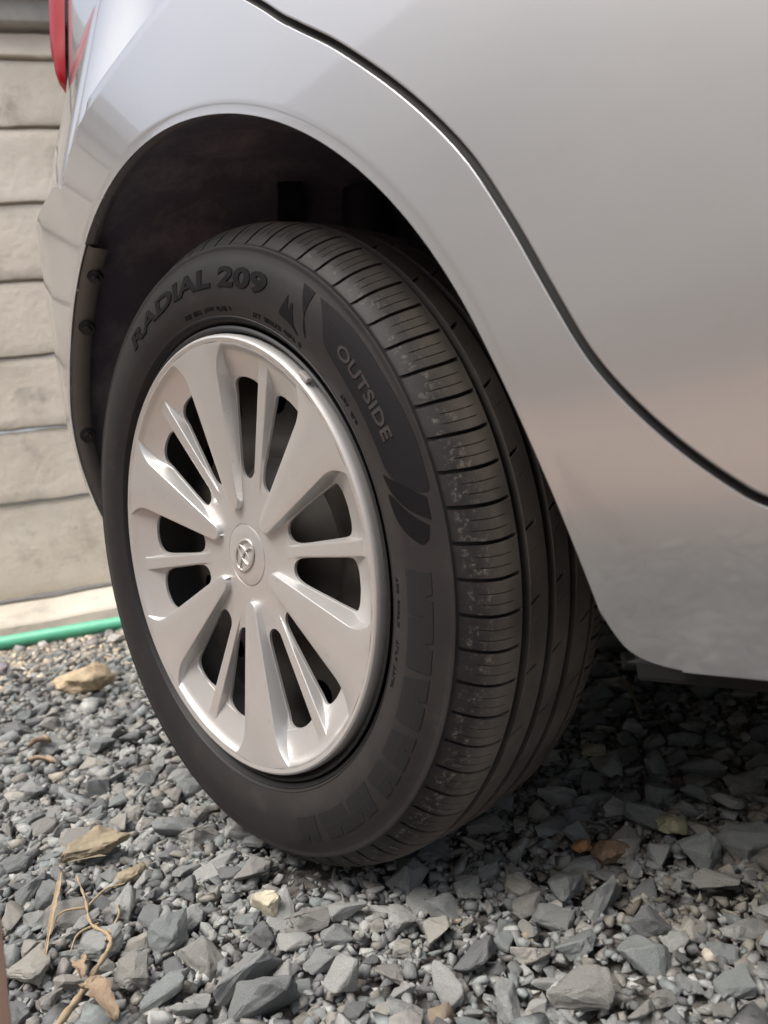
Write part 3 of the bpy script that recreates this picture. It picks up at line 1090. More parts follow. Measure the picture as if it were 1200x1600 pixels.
side_patch('ribbed_panel', catmull([(45.8, 256), (43, 247), (39.5, 233.5), (33, 229.5), (25.3, 229), (18, 229), (13.4, 231), (10.5, 240), (8.3, 257.5), (12, 259.5), (16.7, 260), (22, 259.2), (27.2, 258), (33, 258), (39, 257.5), (45.8, 256)], 5)[:-1], 'hatch', 0.0004)
side_text('OUTSIDE', 36.6, 18.0, 237.5, 9.0, 'letter_dusty', bold=0.02, lift=0.0010)
side_patch('flame_mark', catmull([(50.6, 256.5), (49.0, 246), (46.5, 234), (45.0, 224.5), (46.6, 231), (47.3, 243), (47.2, 256)], 5), 'letter', 0.0004)
side_patch('flame_mark', catmull([(53.6, 236), (54.2, 227), (51.0, 225), (47.5, 221), (49.6, 228), (51.2, 240), (51.8, 233), (52.9, 243)], 5), 'letter', 0.0004)
side_patch('flame_mark', catmull([(7.6, 256), (9.4, 246), (12.0, 232), (13.2, 226), (10.0, 229), (6.6, 240), (4.2, 256)], 5), 'letter', 0.0004)
side_patch('flame_mark', catmull([(3.4, 254), (6.0, 240), (9.8, 226), (6.0, 227), (3.0, 234), (0.8, 246), (1.4, 252)], 5), 'letter', 0.0004)
# big worn block letters round the lower sidewall: dark strokes parted by slanting gaps
for a0, a1, sl in ((-3.0, -10.6, 0.6), (-11.4, -20.4, -0.8), (-22.4, -31.2, -1.6), (-33.6, -40.2, -1.6), (-41.9, -47.8, -1.4), (-49.2, -57.6, 1.5), (-59.4, -68.8, -1.2), (-70.4, -77.0, 1.0)):
    side_patch('block_lettering', [(a0, 228.5), (a0 - sl, 250), ((a0 + a1) / 2 - sl + 0.5, 250), ((a0 + a1) / 2 - sl - 0.1, 244), ((a0 + a1) / 2 - sl - 0.7, 250), (a1 - sl * 0.6, 250), (a1, 228.5)], 'letter_worn', 0.0005)
# small print rows as fine raised characters
for a0, a1, rb in ((-5, -14, 214.5), (-17, -27, 214.5), (64, 47, 213.0), (92, 73, 213.0), (31, 24, 216.0)):
    v2, f2 = [], []
    k = 0
    a = a0
    letters = random.randint(3, 6)
    while a > a1:
        w = random.uniform(0.55, 0.95)
        for cx0, cx1, cy0, cy1 in random.choice((((0, 0.3, 0, 1), (0.3, 1, 0.7, 1)), ((0, 0.3, 0, 1), (0.7, 1, 0, 1), (0.3, 0.7, 0.4, 0.65)), ((0, 1, 0, 0.28), (0.35, 0.65, 0.28, 1)), ((0, 0.3, 0, 1), (0.3, 1, 0, 0.28)), ((0, 1, 0.72, 1), (0, 0.3, 0.3, 0.72), (0.3, 1, 0.3, 0.5)))):
            for da, r_ in ((cx0, cy0), (cx1, cy0), (cx1, cy1), (cx0, cy1)):
                v2.append((R(a - da * w), rb + r_ * 3.8))
            f2.append((k + 1, k, k + 3, k + 2))
            k += 4
        a -= w + 0.28
        letters -= 1
        if letters == 0:
            a -= 1.0
            letters = random.randint(3, 7)
    v_, f_ = on_side(v2, f2, 0.0004)
    wpart('small_print', v_, f_, 'letter', smooth=False)

# --- steel rim behind the cover
prof = [(0.010, 0.1995), (0.0045, 0.2015), (0.0035, 0.1995), (0.007, 0.1965), (0.016, 0.194), (0.05, 0.187), (0.10, 0.176), (0.17, 0.176), (0.18, 0.199)]
v, f = revolve(prof, 160)
wpart('rim_flange', v, f, 'blackgap', sharp=40)
# disc with round vents
ring_o = [(0.186 * math.cos(a), 0.186 * math.sin(a)) for a in np.linspace(0, 2 * math.pi, 181)[:-1]]
holes = []
for k in range(12):
    a = R(15 + 30 * k)
    cx_, cz_ = 0.138 * math.cos(a), 0.138 * math.sin(a)
    holes.append([(cx_ + 0.0125 * math.cos(b), cz_ + 0.0125 * math.sin(b)) for b in np.linspace(0, 2 * math.pi, 25)[:-1]])
pts = list(ring_o)
loops = [list(range(180))]
for h in holes:
    loops.append(list(range(len(pts), len(pts) + 24)))
    pts += h
for rr in np.arange(0.012, 0.184, 0.009):
    n_ = max(8, int(2 * math.pi * rr / 0.010))
    for a in np.linspace(0, 2 * math.pi, n_ + 1)[:-1]:
        q = (rr * math.cos(a), rr * math.sin(a))
        if all(math.hypot(q[0] - 0.138 * math.cos(R(15 + 30 * k)), q[1] - 0.138 * math.sin(R(15 + 30 * k))) > 0.015 for k in range(12)):
            pts.append(q)
ed = [(l[i], l[(i + 1) % len(l)]) for l in loops for i in range(len(l))]
vv, _, ff4, *_ = delaunay_2d_cdt([Vector(q) for q in pts], ed, [], 0, 1e-7)


def disc_y(r_):
    return float(np.interp(r_, [0, 0.04, 0.06, 0.085, 0.10, 0.12, 0.15, 0.17, 0.186], [0.042, 0.042, 0.046, 0.060, 0.052, 0.050, 0.054, 0.062, 0.062]))


dv = [(q.x, disc_y(q.length), q.y) for q in vv]
df = []
for tq in ff4:
    c = sum((vv[i] for i in tq), Vector((0, 0))) / 3
    if any(math.hypot(c.x - 0.138 * math.cos(R(15 + 30 * k)), c.y - 0.138 * math.sin(R(15 + 30 * k))) < 0.0121 for k in range(12)):
        continue
    if c.length > 0.186:
        continue
    a, b, d_ = (vv[i] for i in tq)
    cr = (b.x - a.x) * (d_.y - a.y) - (b.y - a.y) * (d_.x - a.x)
    df.append(tuple(tq) if cr > 0 else tuple(tq)[::-1])
wpart('steel_disc', dv, df, 'steel', sharp=40)
v, f = revolve([(0.09, 0.0), (0.09, 0.125), (0.13, 0.128), (0.13, 0.0)], 64)
wpart('brake_drum', v, f, 'under', sharp=40)

# --- wheel cover: six broad petals and six narrow spokes
def y_petal(r_):
    return 0.0172 - 0.0000975 * r_


def y_base(r_):
    if r_ < 64:
        return 0.0182
    if r_ < 146:
        return 0.0182
    t_ = min(1, (r_ - 146) / 40)
    return 0.0182 - 0.0167 * (t_ ** 1.25)


def y_spoke(r_):
    if r_ < 64:
        return y_base(r_)
    return min(y_base(r_), 0.0180 - 0.0122 * (r_ - 64) / 116)


def w_petal(r_):
    if r_ < 42:
        return 0.0
    base_ = r_ * R(8.9)
    if r_ < 54:
        base_ = 54 * R(8.9) * math.sqrt(max(0, 1 - ((54 - r_) / 12) ** 2))
    if r_ > 158:
        t_ = min(1, (r_ - 158) / 28)
        base_ = r_ * R(8.9 + 4.0 * t_ * t_)
    return base_


RH0, RH1 = 71.0, 160.0
rs = sorted(set([round(q, 2) for q in list(np.linspace(29, 42, 6)) + [42.3, 42.8, 43.6, 44.8, 46.5, 48.5, 51, 54, 58, 62, 66, 70, 73, 75.5] + [RH0 + (RH1 - RH0) * (0.5 - 0.5 * math.cos(math.pi * i / 26)) for i in range(27)] + list(np.linspace(153, 182, 13)) + [184, 185.6, 187.0, 188.5]]))
half = []
holeflag = []
for r_ in rs:
    arcw = r_ * R(30)
    ws = float(np.interp(r_, [29, 64, 70, 180], [3.6, 4.4, 4.6, 6.4]))
    wp = w_petal(r_)
    ybse = y_base(r_)
    ysp = y_spoke(r_)
    ype = y_petal(r_) if r_ >= 42 else ybse
    swall = max(0.6, 170 * (ybse - ysp))
    pwall = max(0.8, 190 * max(0, ybse - ype))
    if r_ > 183:
        # lip: everything rises flush
        k = min(1, (r_ - 183) / 4)
        ybse = ybse * (1 - k) + y_petal(r_) * k
        ysp = min(ysp, ybse)
    c3, c4 = ws, ws + swall
    c8 = arcw - wp
    c7 = c8 - pwall
    c4 = min(c4, c7 - 1.0)
    gap = c7 - c4
    t_ = (r_ - (RH0 + RH1) / 2) / ((RH1 - RH0) / 2)
    g_ = (1 - abs(t_) ** 9) ** 0.5 if abs(t_) < 1 else 0.0
    mid_ = (c4 + c7) / 2
    hw = (gap / 2 - 0.5) * g_
    c5, c6 = mid_ - max(hw, 0.0), mid_ + max(hw, 0.0)
    if hw <= 0:
        e_ = 0.04 if abs(t_) < 1.0001 else gap * 0.1
        c5, c6 = mid_ - e_, mid_ + e_
    bev = 0.0006 if ype < ybse - 0.001 else 0.0
    sb = 0.0005 if ysp < ybse - 0.001 else 0.0
    row_ = [(0, ysp), (c3 * 0.55, ysp), (c3 - 0.8, ysp), (c3 - 0.25, ysp + sb * 0.4), (c3, ysp + sb), (c4, ybse), (c5, ybse), (c6, ybse), (c7, ybse), (c8, ype + bev), (c8 + min(0.3, wp * 0.2), ype + bev * 0.4), (c8 + min(1.0, wp * 0.4), ype), (arcw - wp * 0.35, ype), (arcw, ype)]
    half.append(row_)
    holeflag.append(hw > 0)
nc = len(half[0])
cv, cf = [], []
bmw = bmesh.new()
for k in range(6):
    for sgn in (1, -1):
        vid = []
        for ri, r_ in enumerate(rs):
            vid.append([bmw.verts.new((r_ / 1000 * math.cos(R(60 * k + 0.6) + sgn * s_ / r_), y_, r_ / 1000 * math.sin(R(60 * k + 0.6) + sgn * s_ / r_))) for s_, y_ in half[ri]])
        for ri in range(len(rs) - 1):
            for c in range(nc - 1):
                opening = c == 6 and (holeflag[ri] or holeflag[ri + 1])
                if opening:
                    continue
                q = (vid[ri][c], vid[ri][c + 1], vid[ri + 1][c + 1], vid[ri + 1][c])
                try:
                    bmw.faces.new(q if sgn > 0 else q[::-1])
                except ValueError:
                    pass
            # depth of the hole edges
            for c in (6, 7):
                if holeflag[ri] or holeflag[ri + 1]:
                    a, b = vid[ri][c], vid[ri + 1][c]
                    a2 = bmw.verts.new(a.co + Vector((0, 0.0025, 0)))
                    b2 = bmw.verts.new(b.co + Vector((0, 0.0025, 0)))
                    bmw.faces.new((a, b, b2, a2))
bmesh.ops.remove_doubles(bmw, verts=bmw.verts[:], dist=0.00002)
# rounded outer lip
lip_prof = [(y_petal(188.5), 0.1885), (-0.0018, 0.1902), (-0.0022, 0.1918), (-0.0014, 0.1934), (0.0006, 0.1946), (0.0030, 0.1950), (0.012, 0.1945)]
lv_, lf_ = revolve(lip_prof, 240)
# hub cap with fine ring groove
hub_prof = [(0.0182, 0.029), (0.0190, 0.0286), (0.0190, 0.0280), (0.0179, 0.0276), (0.0172, 0.024), (0.0166, 0.018), (0.0164, 0.010), (0.0163, 0.0004)]
hv_, hf_ = revolve(hub_prof, 96)
for vs_, fs_ in ((lv_, lf_), (hv_, hf_)):
    nv = [bmw.verts.new(q) for q in vs_]
    for q in fs_:
        bmw.faces.new([nv[i] for i in q])
bmesh.ops.recalc_face_normals(bmw, faces=bmw.faces[:])
me = bpy.data.meshes.new('wheel_cover')
bmw.to_mesh(me)
bmw.free()
me.polygons.foreach_set('use_smooth', [True] * len(me.polygons))
me.set_sharp_from_angle(angle=R(28))
me.materials.append(M['cover'])
cover = bpy.data.objects.new('wheel_cover', me)
COL.objects.link(cover)
cover.parent = wheel

# emblem: three interlocked ovals
def oval(cx_, cz_, ax, az, wd, ht, n_=64):
    v_, f_ = [], []
    for i in range(n_):
        a = 2 * math.pi * i / n_
        ca, sa = math.cos(a), math.sin(a)
        nx_, nz_ = ca / ax, sa / az
        ln = math.hypot(nx_, nz_)
        nx_, nz_ = nx_ / ln, nz_ / ln
        for j in range(8):
            b = 2 * math.pi * j / 8
            o_ = wd * math.cos(b)
            v_.append((cx_ + ax * ca + nx_ * o_, -ht * math.sin(b), cz_ + az * sa + nz_ * o_))
    for i in range(n_):
        for j in range(8):
            f_.append((i * 8 + j, i * 8 + (j + 1) % 8, ((i + 1) % n_) * 8 + (j + 1) % 8, ((i + 1) % n_) * 8 + j))
    return v_, f_


ev, ef = [], []
for args in ((0, 0, 0.0168, 0.0120, 0.0014, 0.0010), (0, 0.0044, 0.0148, 0.0058, 0.0011, 0.0010), (0, -0.0004, 0.0046, 0.0110, 0.0011, 0.0011)):
    v_, f_ = oval(*args)
    o_ = len(ev)
    ev += v_
    ef += [tuple(i + o_ for i in q) for q in f_]
ra = R(-144)
ev = [(x * math.cos(ra) - z * math.sin(ra), 0.0158 + y, x * math.sin(ra) + z * math.cos(ra)) for x, y, z in ev]
wpart('emblem', ev, ef, 'chrome', sharp=60)
# bright balance clip on the rim edge
bm = bmesh.new()
box_bm(bm, (0, 0, 0), (0.011, 0.005, 0.0042), bevel=0.0012)
aa = R(42.4)
bmesh.ops.transform(bm, matrix=Matrix.Translation((0.1975 * math.cos(aa), 0.0005, 0.1975 * math.sin(aa))) @ Matrix.Rotation(-(aa + math.pi / 2), 4, 'Y'), verts=bm.verts[:])
o = bm_obj('balance_weight', bm, 'chrome')
o.parent = wheel


def copy_tree(o, parent, off=None, rotz=0):
    c = o.copy()
    COL.objects.link(c)
    c.parent = parent
    if off is not None:
        c.location = Vector(o.location) + Vector(off)
        c.rotation_euler = (0, 0, rotz)
    for ch in [q for q in o.children]:
        copy_tree(ch, c)
    return c


copy_tree(wheel, car, (0, 1.70, 0), math.pi)
copy_tree(wheel, car, (2.46, 0, 0), 0)

# ================================================================== GRAVEL
def rock_mesh(seed, npts=18, flat=0.62, bev=0.0, angular=1.0, rough=0.0):
    rr = np.random.default_rng(seed)
    p = rr.normal(size=(npts, 3))
    p /= np.linalg.norm(p, axis=1, keepdims=True)
    p = np.sign(p) * np.abs(p) ** (0.8 * angular)
    p *= rr.uniform(0.78, 1.08, (npts, 1))
    p *= np.array([rr.uniform(0.85, 1.25), rr.uniform(0.62, 0.9), flat * rr.uniform(0.75, 1.15)])
    bm_ = bmesh.new()
    for q in p:
        bm_.verts.new(q)
    g = bmesh.ops.convex_hull(bm_, input=bm_.verts[:])
    bmesh.ops.delete(bm_, geom=list({x for x in g['geom_interior'] + g['geom_unused'] if isinstance(x, bmesh.types.BMVert)}), context='VERTS')
    if bev:
        bmesh.ops.bevel(bm_, geom=bm_.edges[:], offset=bev, segments=1, affect='EDGES', profile=0.5)
    if rough:
        bmesh.ops.triangulate(bm_, faces=bm_.faces[:])
        bmesh.ops.subdivide_edges(bm_, edges=[e for e in bm_.edges if e.calc_length() > 0.16], cuts=1, use_grid_fill=True)
        bmesh.ops.triangulate(bm_, faces=bm_.faces[:])
        bmesh.ops.subdivide_edges(bm_, edges=[e for e in bm_.edges if e.calc_length() > 0.22], cuts=1, use_grid_fill=True)
        bm_.normal_update()
        o3_ = Vector((seed * 1.7, seed * 0.9, 3.1))
        for q in bm_.verts:
            dn = noise_lib.noise(q.co * 2.2 + o3_) * 0.10 + noise_lib.noise(q.co * 5.5 + o3_) * 0.06
            q.co *= 1 + dn * rough * 1.6
    bmesh.ops.triangulate(bm_, faces=bm_.faces[:])
    bmesh.ops.recalc_face_normals(bm_, faces=bm_.faces[:])
    bm_.verts.ensure_lookup_table()
    bm_.verts.index_update()
    v_ = np.array([q.co[:] for q in bm_.verts]) * 0.5
    f_ = np.array([[x.index for x in q.verts] for q in bm_.faces])
    bm_.free()
    return v_, f_


LIB = [rock_mesh(100 + i, random.randint(8, 12), random.uniform(0.38, 0.72), angular=0.8) for i in range(60)]
LIBB = [rock_mesh(300 + i, random.randint(10, 15), random.uniform(0.40, 0.70), bev=0.04, angular=0.85, rough=0.9) for i in range(28)]


def project(P):
    d_ = P - np.array(CAM)
    z = d_ @ np.array(_f)
    return 600 + FPX * (d_ @ np.array(_r)) / z, 800 - FPX * (d_ @ np.array(_u)) / z, z


def scatter(n, x0, x1, y0, y1, sel):
    x = rng.uniform(x0, x1, n)
    y = rng.uniform(y0, y1, n)
    P = np.stack([x, y, np.zeros(n)], -1)
    u, v_, z = project(P)
    dist = np.linalg.norm(P - np.array(CAM), axis=1)
    vis = (z > 0.1) & (u > -260) & (u < 1460) & (v_ > 500) & (v_ < 1950)
    k = sel(dist, vis)
    return P[k], dist[k]


def place(cls, x0, x1, y0, y1, sel):
    """cls: (diameter, coverage, lift) per size"""
    A = (x1 - x0) * (y1 - y0)
    out = []
    for dia, cov, lift in cls:
        n = int(cov * A / (0.6 * dia * dia))
        P, dist = scatter(n, x0, x1, y0, y1, sel)
        if len(P) == 0:
            continue
        dm = dia * rng.uniform(0.72, 1.35, len(P))
        P[:, 2] = ground_h(P[:, 0], P[:, 1]) + lift * dia + rng.uniform(-0.12, 0.22, len(P)) * dia
        out.append((P, dm))
    return np.concatenate([o[0] for o in out]), np.concatenate([o[1] for o in out])


near = lambda d_, vis: vis & (d_ < 1.25)
far = lambda d_, vis: vis & (d_ >= 1.25)
rest = lambda d_, vis: (~vis) & (d_ < 2.6)
P1, D1 = place([(0.035, 0.45, 0.06), (0.026, 1.05, 0.02), (0.018, 1.15, 0.0), (0.0125, 0.9, 0.0), (0.008, 0.4, 0.1)], -0.75, 1.1, -0.75, 1.0, near)
P2, D2 = place([(0.040, 0.34, 0.05), (0.027, 0.7, 0.0), (0.017, 0.55, 0.0), (0.010, 0.2, 0.1)], -2.35, 0.6, -0.5, 2.3, far)
P3, D3 = place([(0.034, 0.35, 0.0), (0.022, 0.5, 0.0)], -1.6, 1.9, -0.85, 1.0, rest)
P = np.concatenate([P1, P2, P3])
D = np.concatenate([D1, D2, D3])
# keep clear of the tyre, plinth, hose
rel = (P - np.array(WP)) @ np.array(WN)
keep = (rel > 0.20) & (P[:, 1] > -0.36 + 0.05 * np.sin(P[:, 0] * 7) + 0.03 * np.sin(P[:, 0] * 19) + rng.normal(0, 0.02, len(P)))
intyre = (np.abs(P[:, 0]) < 0.30) & (P[:, 1] > -0.012) & (P[:, 1] < 0.20)
tz = 0.30 - np.sqrt(np.maximum(0, 0.296 ** 2 - P[:, 0] ** 2))
keep &= ~(intyre & (P[:, 2] + 0.35 * D > tz))
hose_d = np.abs((P[:, 0] + 2.033) * 0.822 - (P[:, 1] - 0.361) * 0.569)
keep &= ~((hose_d < 0.022) & (P[:, 0] < -1.6))
P, D = P[keep], D[keep]
# the larger stones that show best become single objects
u, v_, z = project(P)
sz = np.where((z > 0.1) & (u > 5) & (u < 1195) & (v_ > 900) & (v_ < 1595), D / np.maximum(z, 0.1), 0)
# those hidden behind the tyre or the sill do not count
sz[(u > 165) & (u < 900) & (v_ < 1330 - np.abs(u - 520) * 0.55)] = 0
order = np.argsort(-sz)
single, mass = [], np.ones(len(P), bool)
for i in order:
    if sz[i] <= 0 or len(single) >= 300:
        break
    if all((P[i, 0] - P[j, 0]) ** 2 + (P[i, 1] - P[j, 1]) ** 2 > (0.36 * (D[i] + D[j])) ** 2 for j in single):
        single.append(i)
    mass[i] = False
big_meshes = []
for i, (v_, f_) in enumerate(LIBB):
    me = bpy.data.meshes.new('stone')
    me.from_pydata(v_.tolist(), [], f_.tolist())
    me.materials.append(M['stone'])
    me.update()
    big_meshes.append(me)
for i in single:
    o = bpy.data.objects.new('stone', random.choice(big_meshes))
    COL.objects.link(o)
    o.parent = ground
    o.location = (P[i, 0], P[i, 1], P[i, 2] + 0.12 * D[i])
    o.scale = (D[i],) * 3
    o.rotation_euler = (random.gauss(0, 0.28), random.gauss(0, 0.28), random.uniform(0, 6.28))

# all other stones: one mass of real little rocks
P, D = P[mass], D[mass]
n = len(P)
which = rng.integers(0, len(LIB), n)
yaw = rng.uniform(0, 2 * math.pi, n)
tx = rng.normal(0, 0.33, n)
ty = rng.normal(0, 0.33, n)
PALG = np.array([(0.258, 0.270, 0.267), (0.209, 0.220, 0.220), (0.311, 0.321, 0.314), (0.256, 0.251, 0.235), (0.228, 0.252, 0.249), (0.357, 0.365, 0.353), (0.165, 0.169, 0.172), (0.301, 0.289, 0.260)])
PALS = np.array([(0.564, 0.484, 0.376), (0.672, 0.605, 0.497), (0.444, 0.390, 0.323), (0.349, 0.329, 0.302), (0.618, 0.538, 0.403), (0.296, 0.289, 0.282)])
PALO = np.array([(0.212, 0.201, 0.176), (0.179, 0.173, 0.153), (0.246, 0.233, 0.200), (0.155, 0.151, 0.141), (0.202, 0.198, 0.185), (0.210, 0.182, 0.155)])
colr = PALG[rng.integers(0, len(PALG), n)]
wallness = np.clip(1 - ((P - np.array(WP)) @ np.array(WN) - 0.25) / 0.95, 0, 1)
s_ = rng.uniform(0, 1, n) < wallness ** 0.8
colr[s_] = PALS[rng.integers(0, len(PALS), s_.sum())]
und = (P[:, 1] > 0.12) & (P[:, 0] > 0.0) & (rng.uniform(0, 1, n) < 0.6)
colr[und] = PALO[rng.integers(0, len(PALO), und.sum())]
odd = rng.uniform(0, 1, n) < 0.010
colr[odd] = np.array([(0.46, 0.42, 0.35), (0.34, 0.28, 0.21), (0.50, 0.48, 0.45)])[rng.integers(0, 3, odd.sum())]
colr = colr * rng.uniform(0.75, 1.2, (n, 1))
vs, fs, cs = [], [], []
off = 0
for li, (v_, f_) in enumerate(LIB):
    k = np.where(which == li)[0]
    if not len(k):
        continue
    cy, sy = np.cos(yaw[k]), np.sin(yaw[k])
    cx, sx_ = np.cos(tx[k]), np.sin(tx[k])
    ct, st = np.cos(ty[k]), np.sin(ty[k])
    v0 = v_[None] * D[k][:, None, None]
    x, y, zz = v0[..., 0], v0[..., 1], v0[..., 2]
    y, zz = y * cx[:, None] - zz * sx_[:, None], y * sx_[:, None] + zz * cx[:, None]
    x, zz = x * ct[:, None] + zz * st[:, None], -x * st[:, None] + zz * ct[:, None]
    x, y = x * cy[:, None] - y * sy[:, None], x * sy[:, None] + y * cy[:, None]
    w = np.stack([x, y, zz], -1) + P[k][:, None]
    nv = v_.shape[0]
    vs.append(w.reshape(-1, 3))
    fs.append((f_[None] + (np.arange(len(k)) * nv)[:, None, None] + off).reshape(-1, 3))
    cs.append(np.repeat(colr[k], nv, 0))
    off += nv * len(k)
vs, fs, cs = np.concatenate(vs), np.concatenate(fs), np.concatenate(cs)
me = bpy.data.meshes.new('gravel')
me.vertices.add(len(vs))
me.vertices.foreach_set('co', vs.ravel())
me.loops.add(fs.size)
me.loops.foreach_set('vertex_index', fs.ravel().astype(np.int32))
me.polygons.add(len(fs))
me.polygons.foreach_set('loop_start', np.arange(0, fs.size, 3, dtype=np.int32))
me.update(calc_edges=True)
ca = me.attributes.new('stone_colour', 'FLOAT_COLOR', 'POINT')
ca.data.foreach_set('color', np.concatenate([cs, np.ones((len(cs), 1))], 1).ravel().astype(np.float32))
me.materials.append(M['gravel'])
g = bpy.data.objects.new('gravel', me)
link(g, kind='stuff', label='crushed grey gravel covering the ground under and around the car', cat='gravel')
print('stones', n, 'tris', len(fs), 'single', len(single))


# ------------------------------------------------------------------ stones that stand out
def rock(name, label, loc, dims, rz, material, seed, tilt=(0, 0), npts=22, bev=0.05, cat='stone'):
    v_, f_ = rock_mesh(seed, npts, 1.0, bev, rough=1.2)
    v_ = v_ / (v_.max(0) - v_.min(0)) * np.array(dims)
    v_ = v_ - (v_.max(0) + v_.min(0)) / 2
    me_ = bpy.data.meshes.new(name)
    me_.from_pydata(v_.tolist(), [], f_.tolist())
    me_.materials.append(M[material])
    me_.polygons.foreach_set('use_smooth', [True] * len(me_.polygons))
    me_.set_sharp_from_angle(angle=R(24))
    o_ = bpy.data.objects.new(name, me_)
    link(o_, label=label, cat=cat)
    o_.location = loc
    o_.rotation_euler = (tilt[0], tilt[1], rz)
    return o_


rock('rock', 'large tan rock lying between the green hose and the tyre', (-1.00, 0.232, 0.038), (0.150, 0.085, 0.058), R(100), 'tan', 907, (0.12, 0.10), 20, 0.06, 'rock')
rock('rock', 'flat ochre brown rock near the dry stem, left of the tyre', (-0.212, -0.087, 0.022), (0.082, 0.044, 0.024), R(61), 'ochre', 913, (0.1, -0.1), 26, 0.08, 'rock')
rock('stone', 'small ochre stone touching the flat ochre rock on its right', (-0.150, -0.085, 0.014), (0.046, 0.034, 0.020), R(20), 'ochre', 915, (0.2, 0.1), 16, 0.06)
rock('stone', 'pointed cream coloured stone in the gravel below the tyre', (0.042, -0.042, 0.018), (0.026, 0.016, 0.024), R(35), 'cream', 921, (0.4, 0.5), 16, 0.06)
rock('pebble', 'small bright orange pebble in the dark shade under the car', (0.208, 0.172, 0.016), (0.017, 0.014, 0.012), R(10), 'orange', 931, (0, 0), 16, 0.08, 'pebble')
rock('stone', 'reddish brown stone beside the orange pebble under the car', (0.234, 0.176, 0.014), (0.036, 0.026, 0.018), R(30), 'brown', 937, (0.1, 0), 16, 0.06)
rock('stone', 'round olive stone under the sill to the right of the tyre', (0.255, 0.240, 0.016), (0.028, 0.024, 0.018), R(30), 'olive', 941, (0, 0.1), 20, 0.1)
rock('stone', 'pale olive stone beneath the car close behind the tyre tread', (0.112, 0.352, 0.016), (0.036, 0.026, 0.02), R(50), 'olive', 947, (0.1, 0.1), 20, 0.1)
rock('stone', 'pale wedge stone right against the green hose near the tyre', (-1.55, 0.53, 0.022), (0.060, 0.035, 0.025), R(80), 'pale', 951, (0.1, 0.1), 16, 0.05)
rock('stone', 'mauve grey stone at the left picture edge below the hose', (-1.52, 0.205, 0.022), (0.07, 0.055, 0.04), R(10), 'mauve', 957, (0.1, 0.1), 16, 0.05)


# ------------------------------------------------------------------ dry plant bits, stake
def gz(x, y, h):
    return (x, y, float(ground_h(x, y)) + h)


stem = empty('dry_plant', gz(0.0, -0.17, 0.012), label='dry tan plant stem with a torn leaf, lying in the lower left gravel', cat='dry plant')
pts_ = [(0.090, -0.262, 0.012), (0.050, -0.214, 0.020), (0.035, -0.194, 0.022), (0.014, -0.174, 0.022), (-0.012, -0.152, 0.020), (-0.032, -0.146, 0.020), (-0.063, -0.147, 0.019), (-0.107, -0.134, 0.020), (-0.155, -0.123, 0.024)]
cp = catmull(pts_, 6)
tv, tf = tube(cp, [0.0030 - 0.0023 * i / (len(cp) - 1) + 0.0006 * math.sin(i * 1.9) for i in range(len(cp))], 9)
mesh('main_stalk', tv, tf, 'straw', stem)
for br in ([(-0.062, -0.141, 0.018), (-0.058, -0.160, 0.020), (-0.045, -0.172, 0.015)], [(-0.096, -0.137, 0.02), (-0.108, -0.115, 0.022), (-0.105, -0.098, 0.02)], [(-0.026, -0.15, 0.02), (-0.05, -0.128, 0.022), (-0.075, -0.118, 0.018), (-0.085, -0.104, 0.016)], [(-0.096, -0.137, 0.02), (-0.10, -0.158, 0.024), (-0.088, -0.172, 0.016)]):
    cpb = catmull([gz(*q) for q in br], 6)
    tv, tf = tube(cpb, [0.0013 - 0.0008 * i / (len(cpb) - 1) for i in range(len(cpb))], 6)
    mesh('twig', tv, tf, 'straw', stem)


def leaf(pts2, width, name, parent, material='leaf', curl=0.004, **kw):
    cpl = catmull(pts2, 5)
    v_, f_ = [], []
    nn_ = len(cpl)
    for i, q in enumerate(cpl):
        t_ = i / (nn_ - 1)
        a = np.array(cpl[min(i + 1, nn_ - 1)]) - np.array(cpl[max(i - 1, 0)])
        a /= np.linalg.norm(a) + 1e-9
        sd__ = np.array([-a[1], a[0], 0.0])
        sd__ /= np.linalg.norm(sd__) + 1e-9
        w_ = width * (math.sin(math.pi * (0.12 + 0.80 * t_)) ** 0.7) * (1 + 0.22 * math.sin(i * 2.3) + 0.12 * math.sin(i * 5.1))
        for s__, dz in ((-1, curl), (-0.5, -curl * 0.2), (0, curl * 0.25), (0.5, -curl * 0.2), (1, curl * (0.6 + 0.5 * math.sin(i)))):
            v_.append(np.array(q) + sd__ * w_ * s__ + np.array([0, 0, dz]))
    for i in range(nn_ - 1):
        for j in range(4):
            f_.append((i * 5 + j, i * 5 + j + 1, (i + 1) * 5 + j + 1, (i + 1) * 5 + j))
    o_ = mesh(name, v_, f_, material, parent, **kw)
    sol = o_.modifiers.new('thickness', 'SOLIDIFY')
    sol.thickness = 0.0005
    return o_


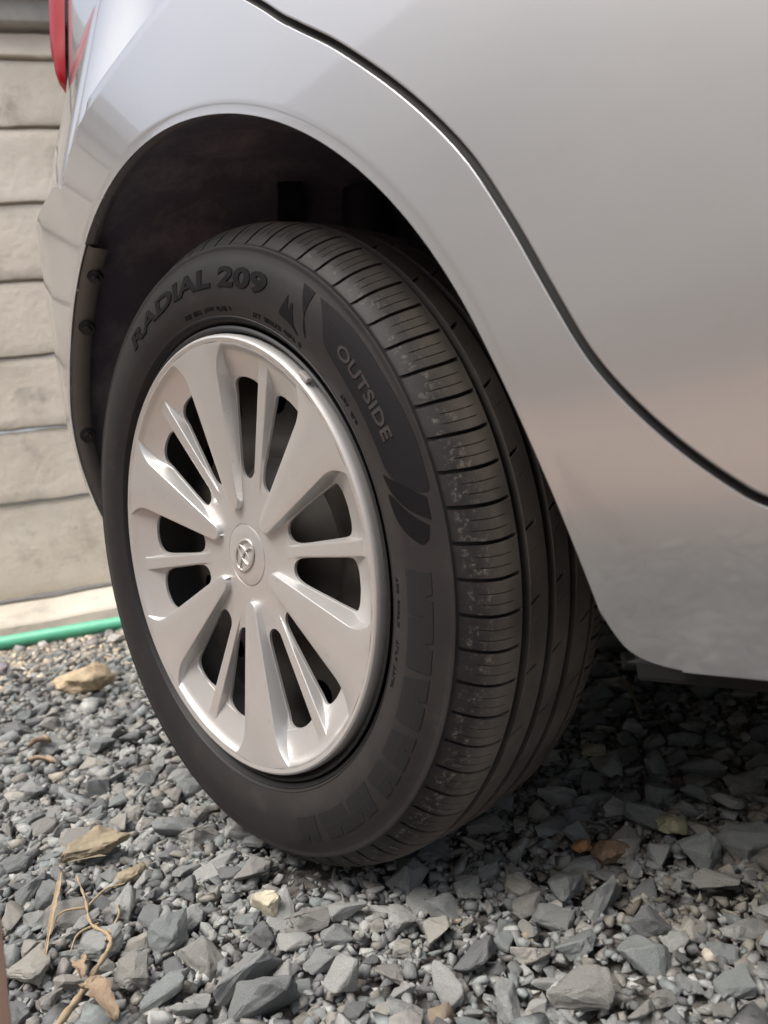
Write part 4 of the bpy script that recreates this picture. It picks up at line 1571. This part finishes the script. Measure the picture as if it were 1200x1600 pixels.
leaf([(0.034, -0.190, 0.026), (0.048, -0.187, 0.031), (0.058, -0.186, 0.026), (0.070, -0.184, 0.013)], 0.0075, 'torn_leaf', stem)
leaf([(0.022, -0.186, 0.026), (0.006, -0.182, 0.030), (-0.004, -0.180, 0.022)], 0.0048, 'torn_leaf', stem)
leaf([(-0.157, -0.135, 0.032), (-0.128, -0.149, 0.029), (-0.100, -0.164, 0.025), (-0.055, -0.188, 0.014)], 0.0022, 'straw_blade', None, 'straw', 0.0012, label='single dry straw blade pointing down towards the dry stem', cat='straw')
leaf([gz(0.0, 0.60, 0.03), gz(0.04, 0.55, 0.028), gz(0.095, 0.477, 0.018)], 0.0022, 'straw_blade', None, 'straw', 0.001, label='thin dry straw lying in the shade under the sill', cat='straw')
leaf([gz(-0.735, 0.022, 0.018), gz(-0.722, 0.034, 0.026), gz(-0.712, 0.050, 0.020)], 0.0075, 'dry_leaf', None, 'leaf', 0.008, label='curled dry leaf scrap on the gravel below the tan rock, upper piece', cat='leaf')
leaf([gz(-0.642, -0.007, 0.018), gz(-0.610, 0.000, 0.024), gz(-0.579, 0.008, 0.018)], 0.005, 'dry_leaf', None, 'leaf', 0.006, label='narrow orange tipped leaf scrap below the curled dry leaf', cat='leaf')

# wooden stake close to the camera at the left edge
bm = bmesh.new()
A_ = Vector((0.1836, -0.2724, 0.2461))
B_ = Vector((0.1828, -0.2886, -0.0207))
ax_ = (A_ - B_)
q_ = ax_.to_track_quat('Z', 'Y').to_matrix()
box_bm(bm, (0, 0, 0), (0.020, 0.016, ax_.length), bevel=0.003)
bmesh.ops.subdivide_edges(bm, edges=[e for e in bm.edges if e.calc_length() > 0.1], cuts=10)
for v in bm.verts:
    v.co.x += 0.0008 * math.sin(v.co.z * 60) + 0.0006 * math.sin(v.co.z * 133)
bmesh.ops.transform(bm, matrix=Matrix.Translation((A_ + B_) / 2) @ q_.to_4x4(), verts=bm.verts[:])
bm_obj('wooden_stake', bm, 'wood', smooth=True, sharp=40, label='blurred pinkish brown wooden stake at the bottom left picture edge', cat='stake')
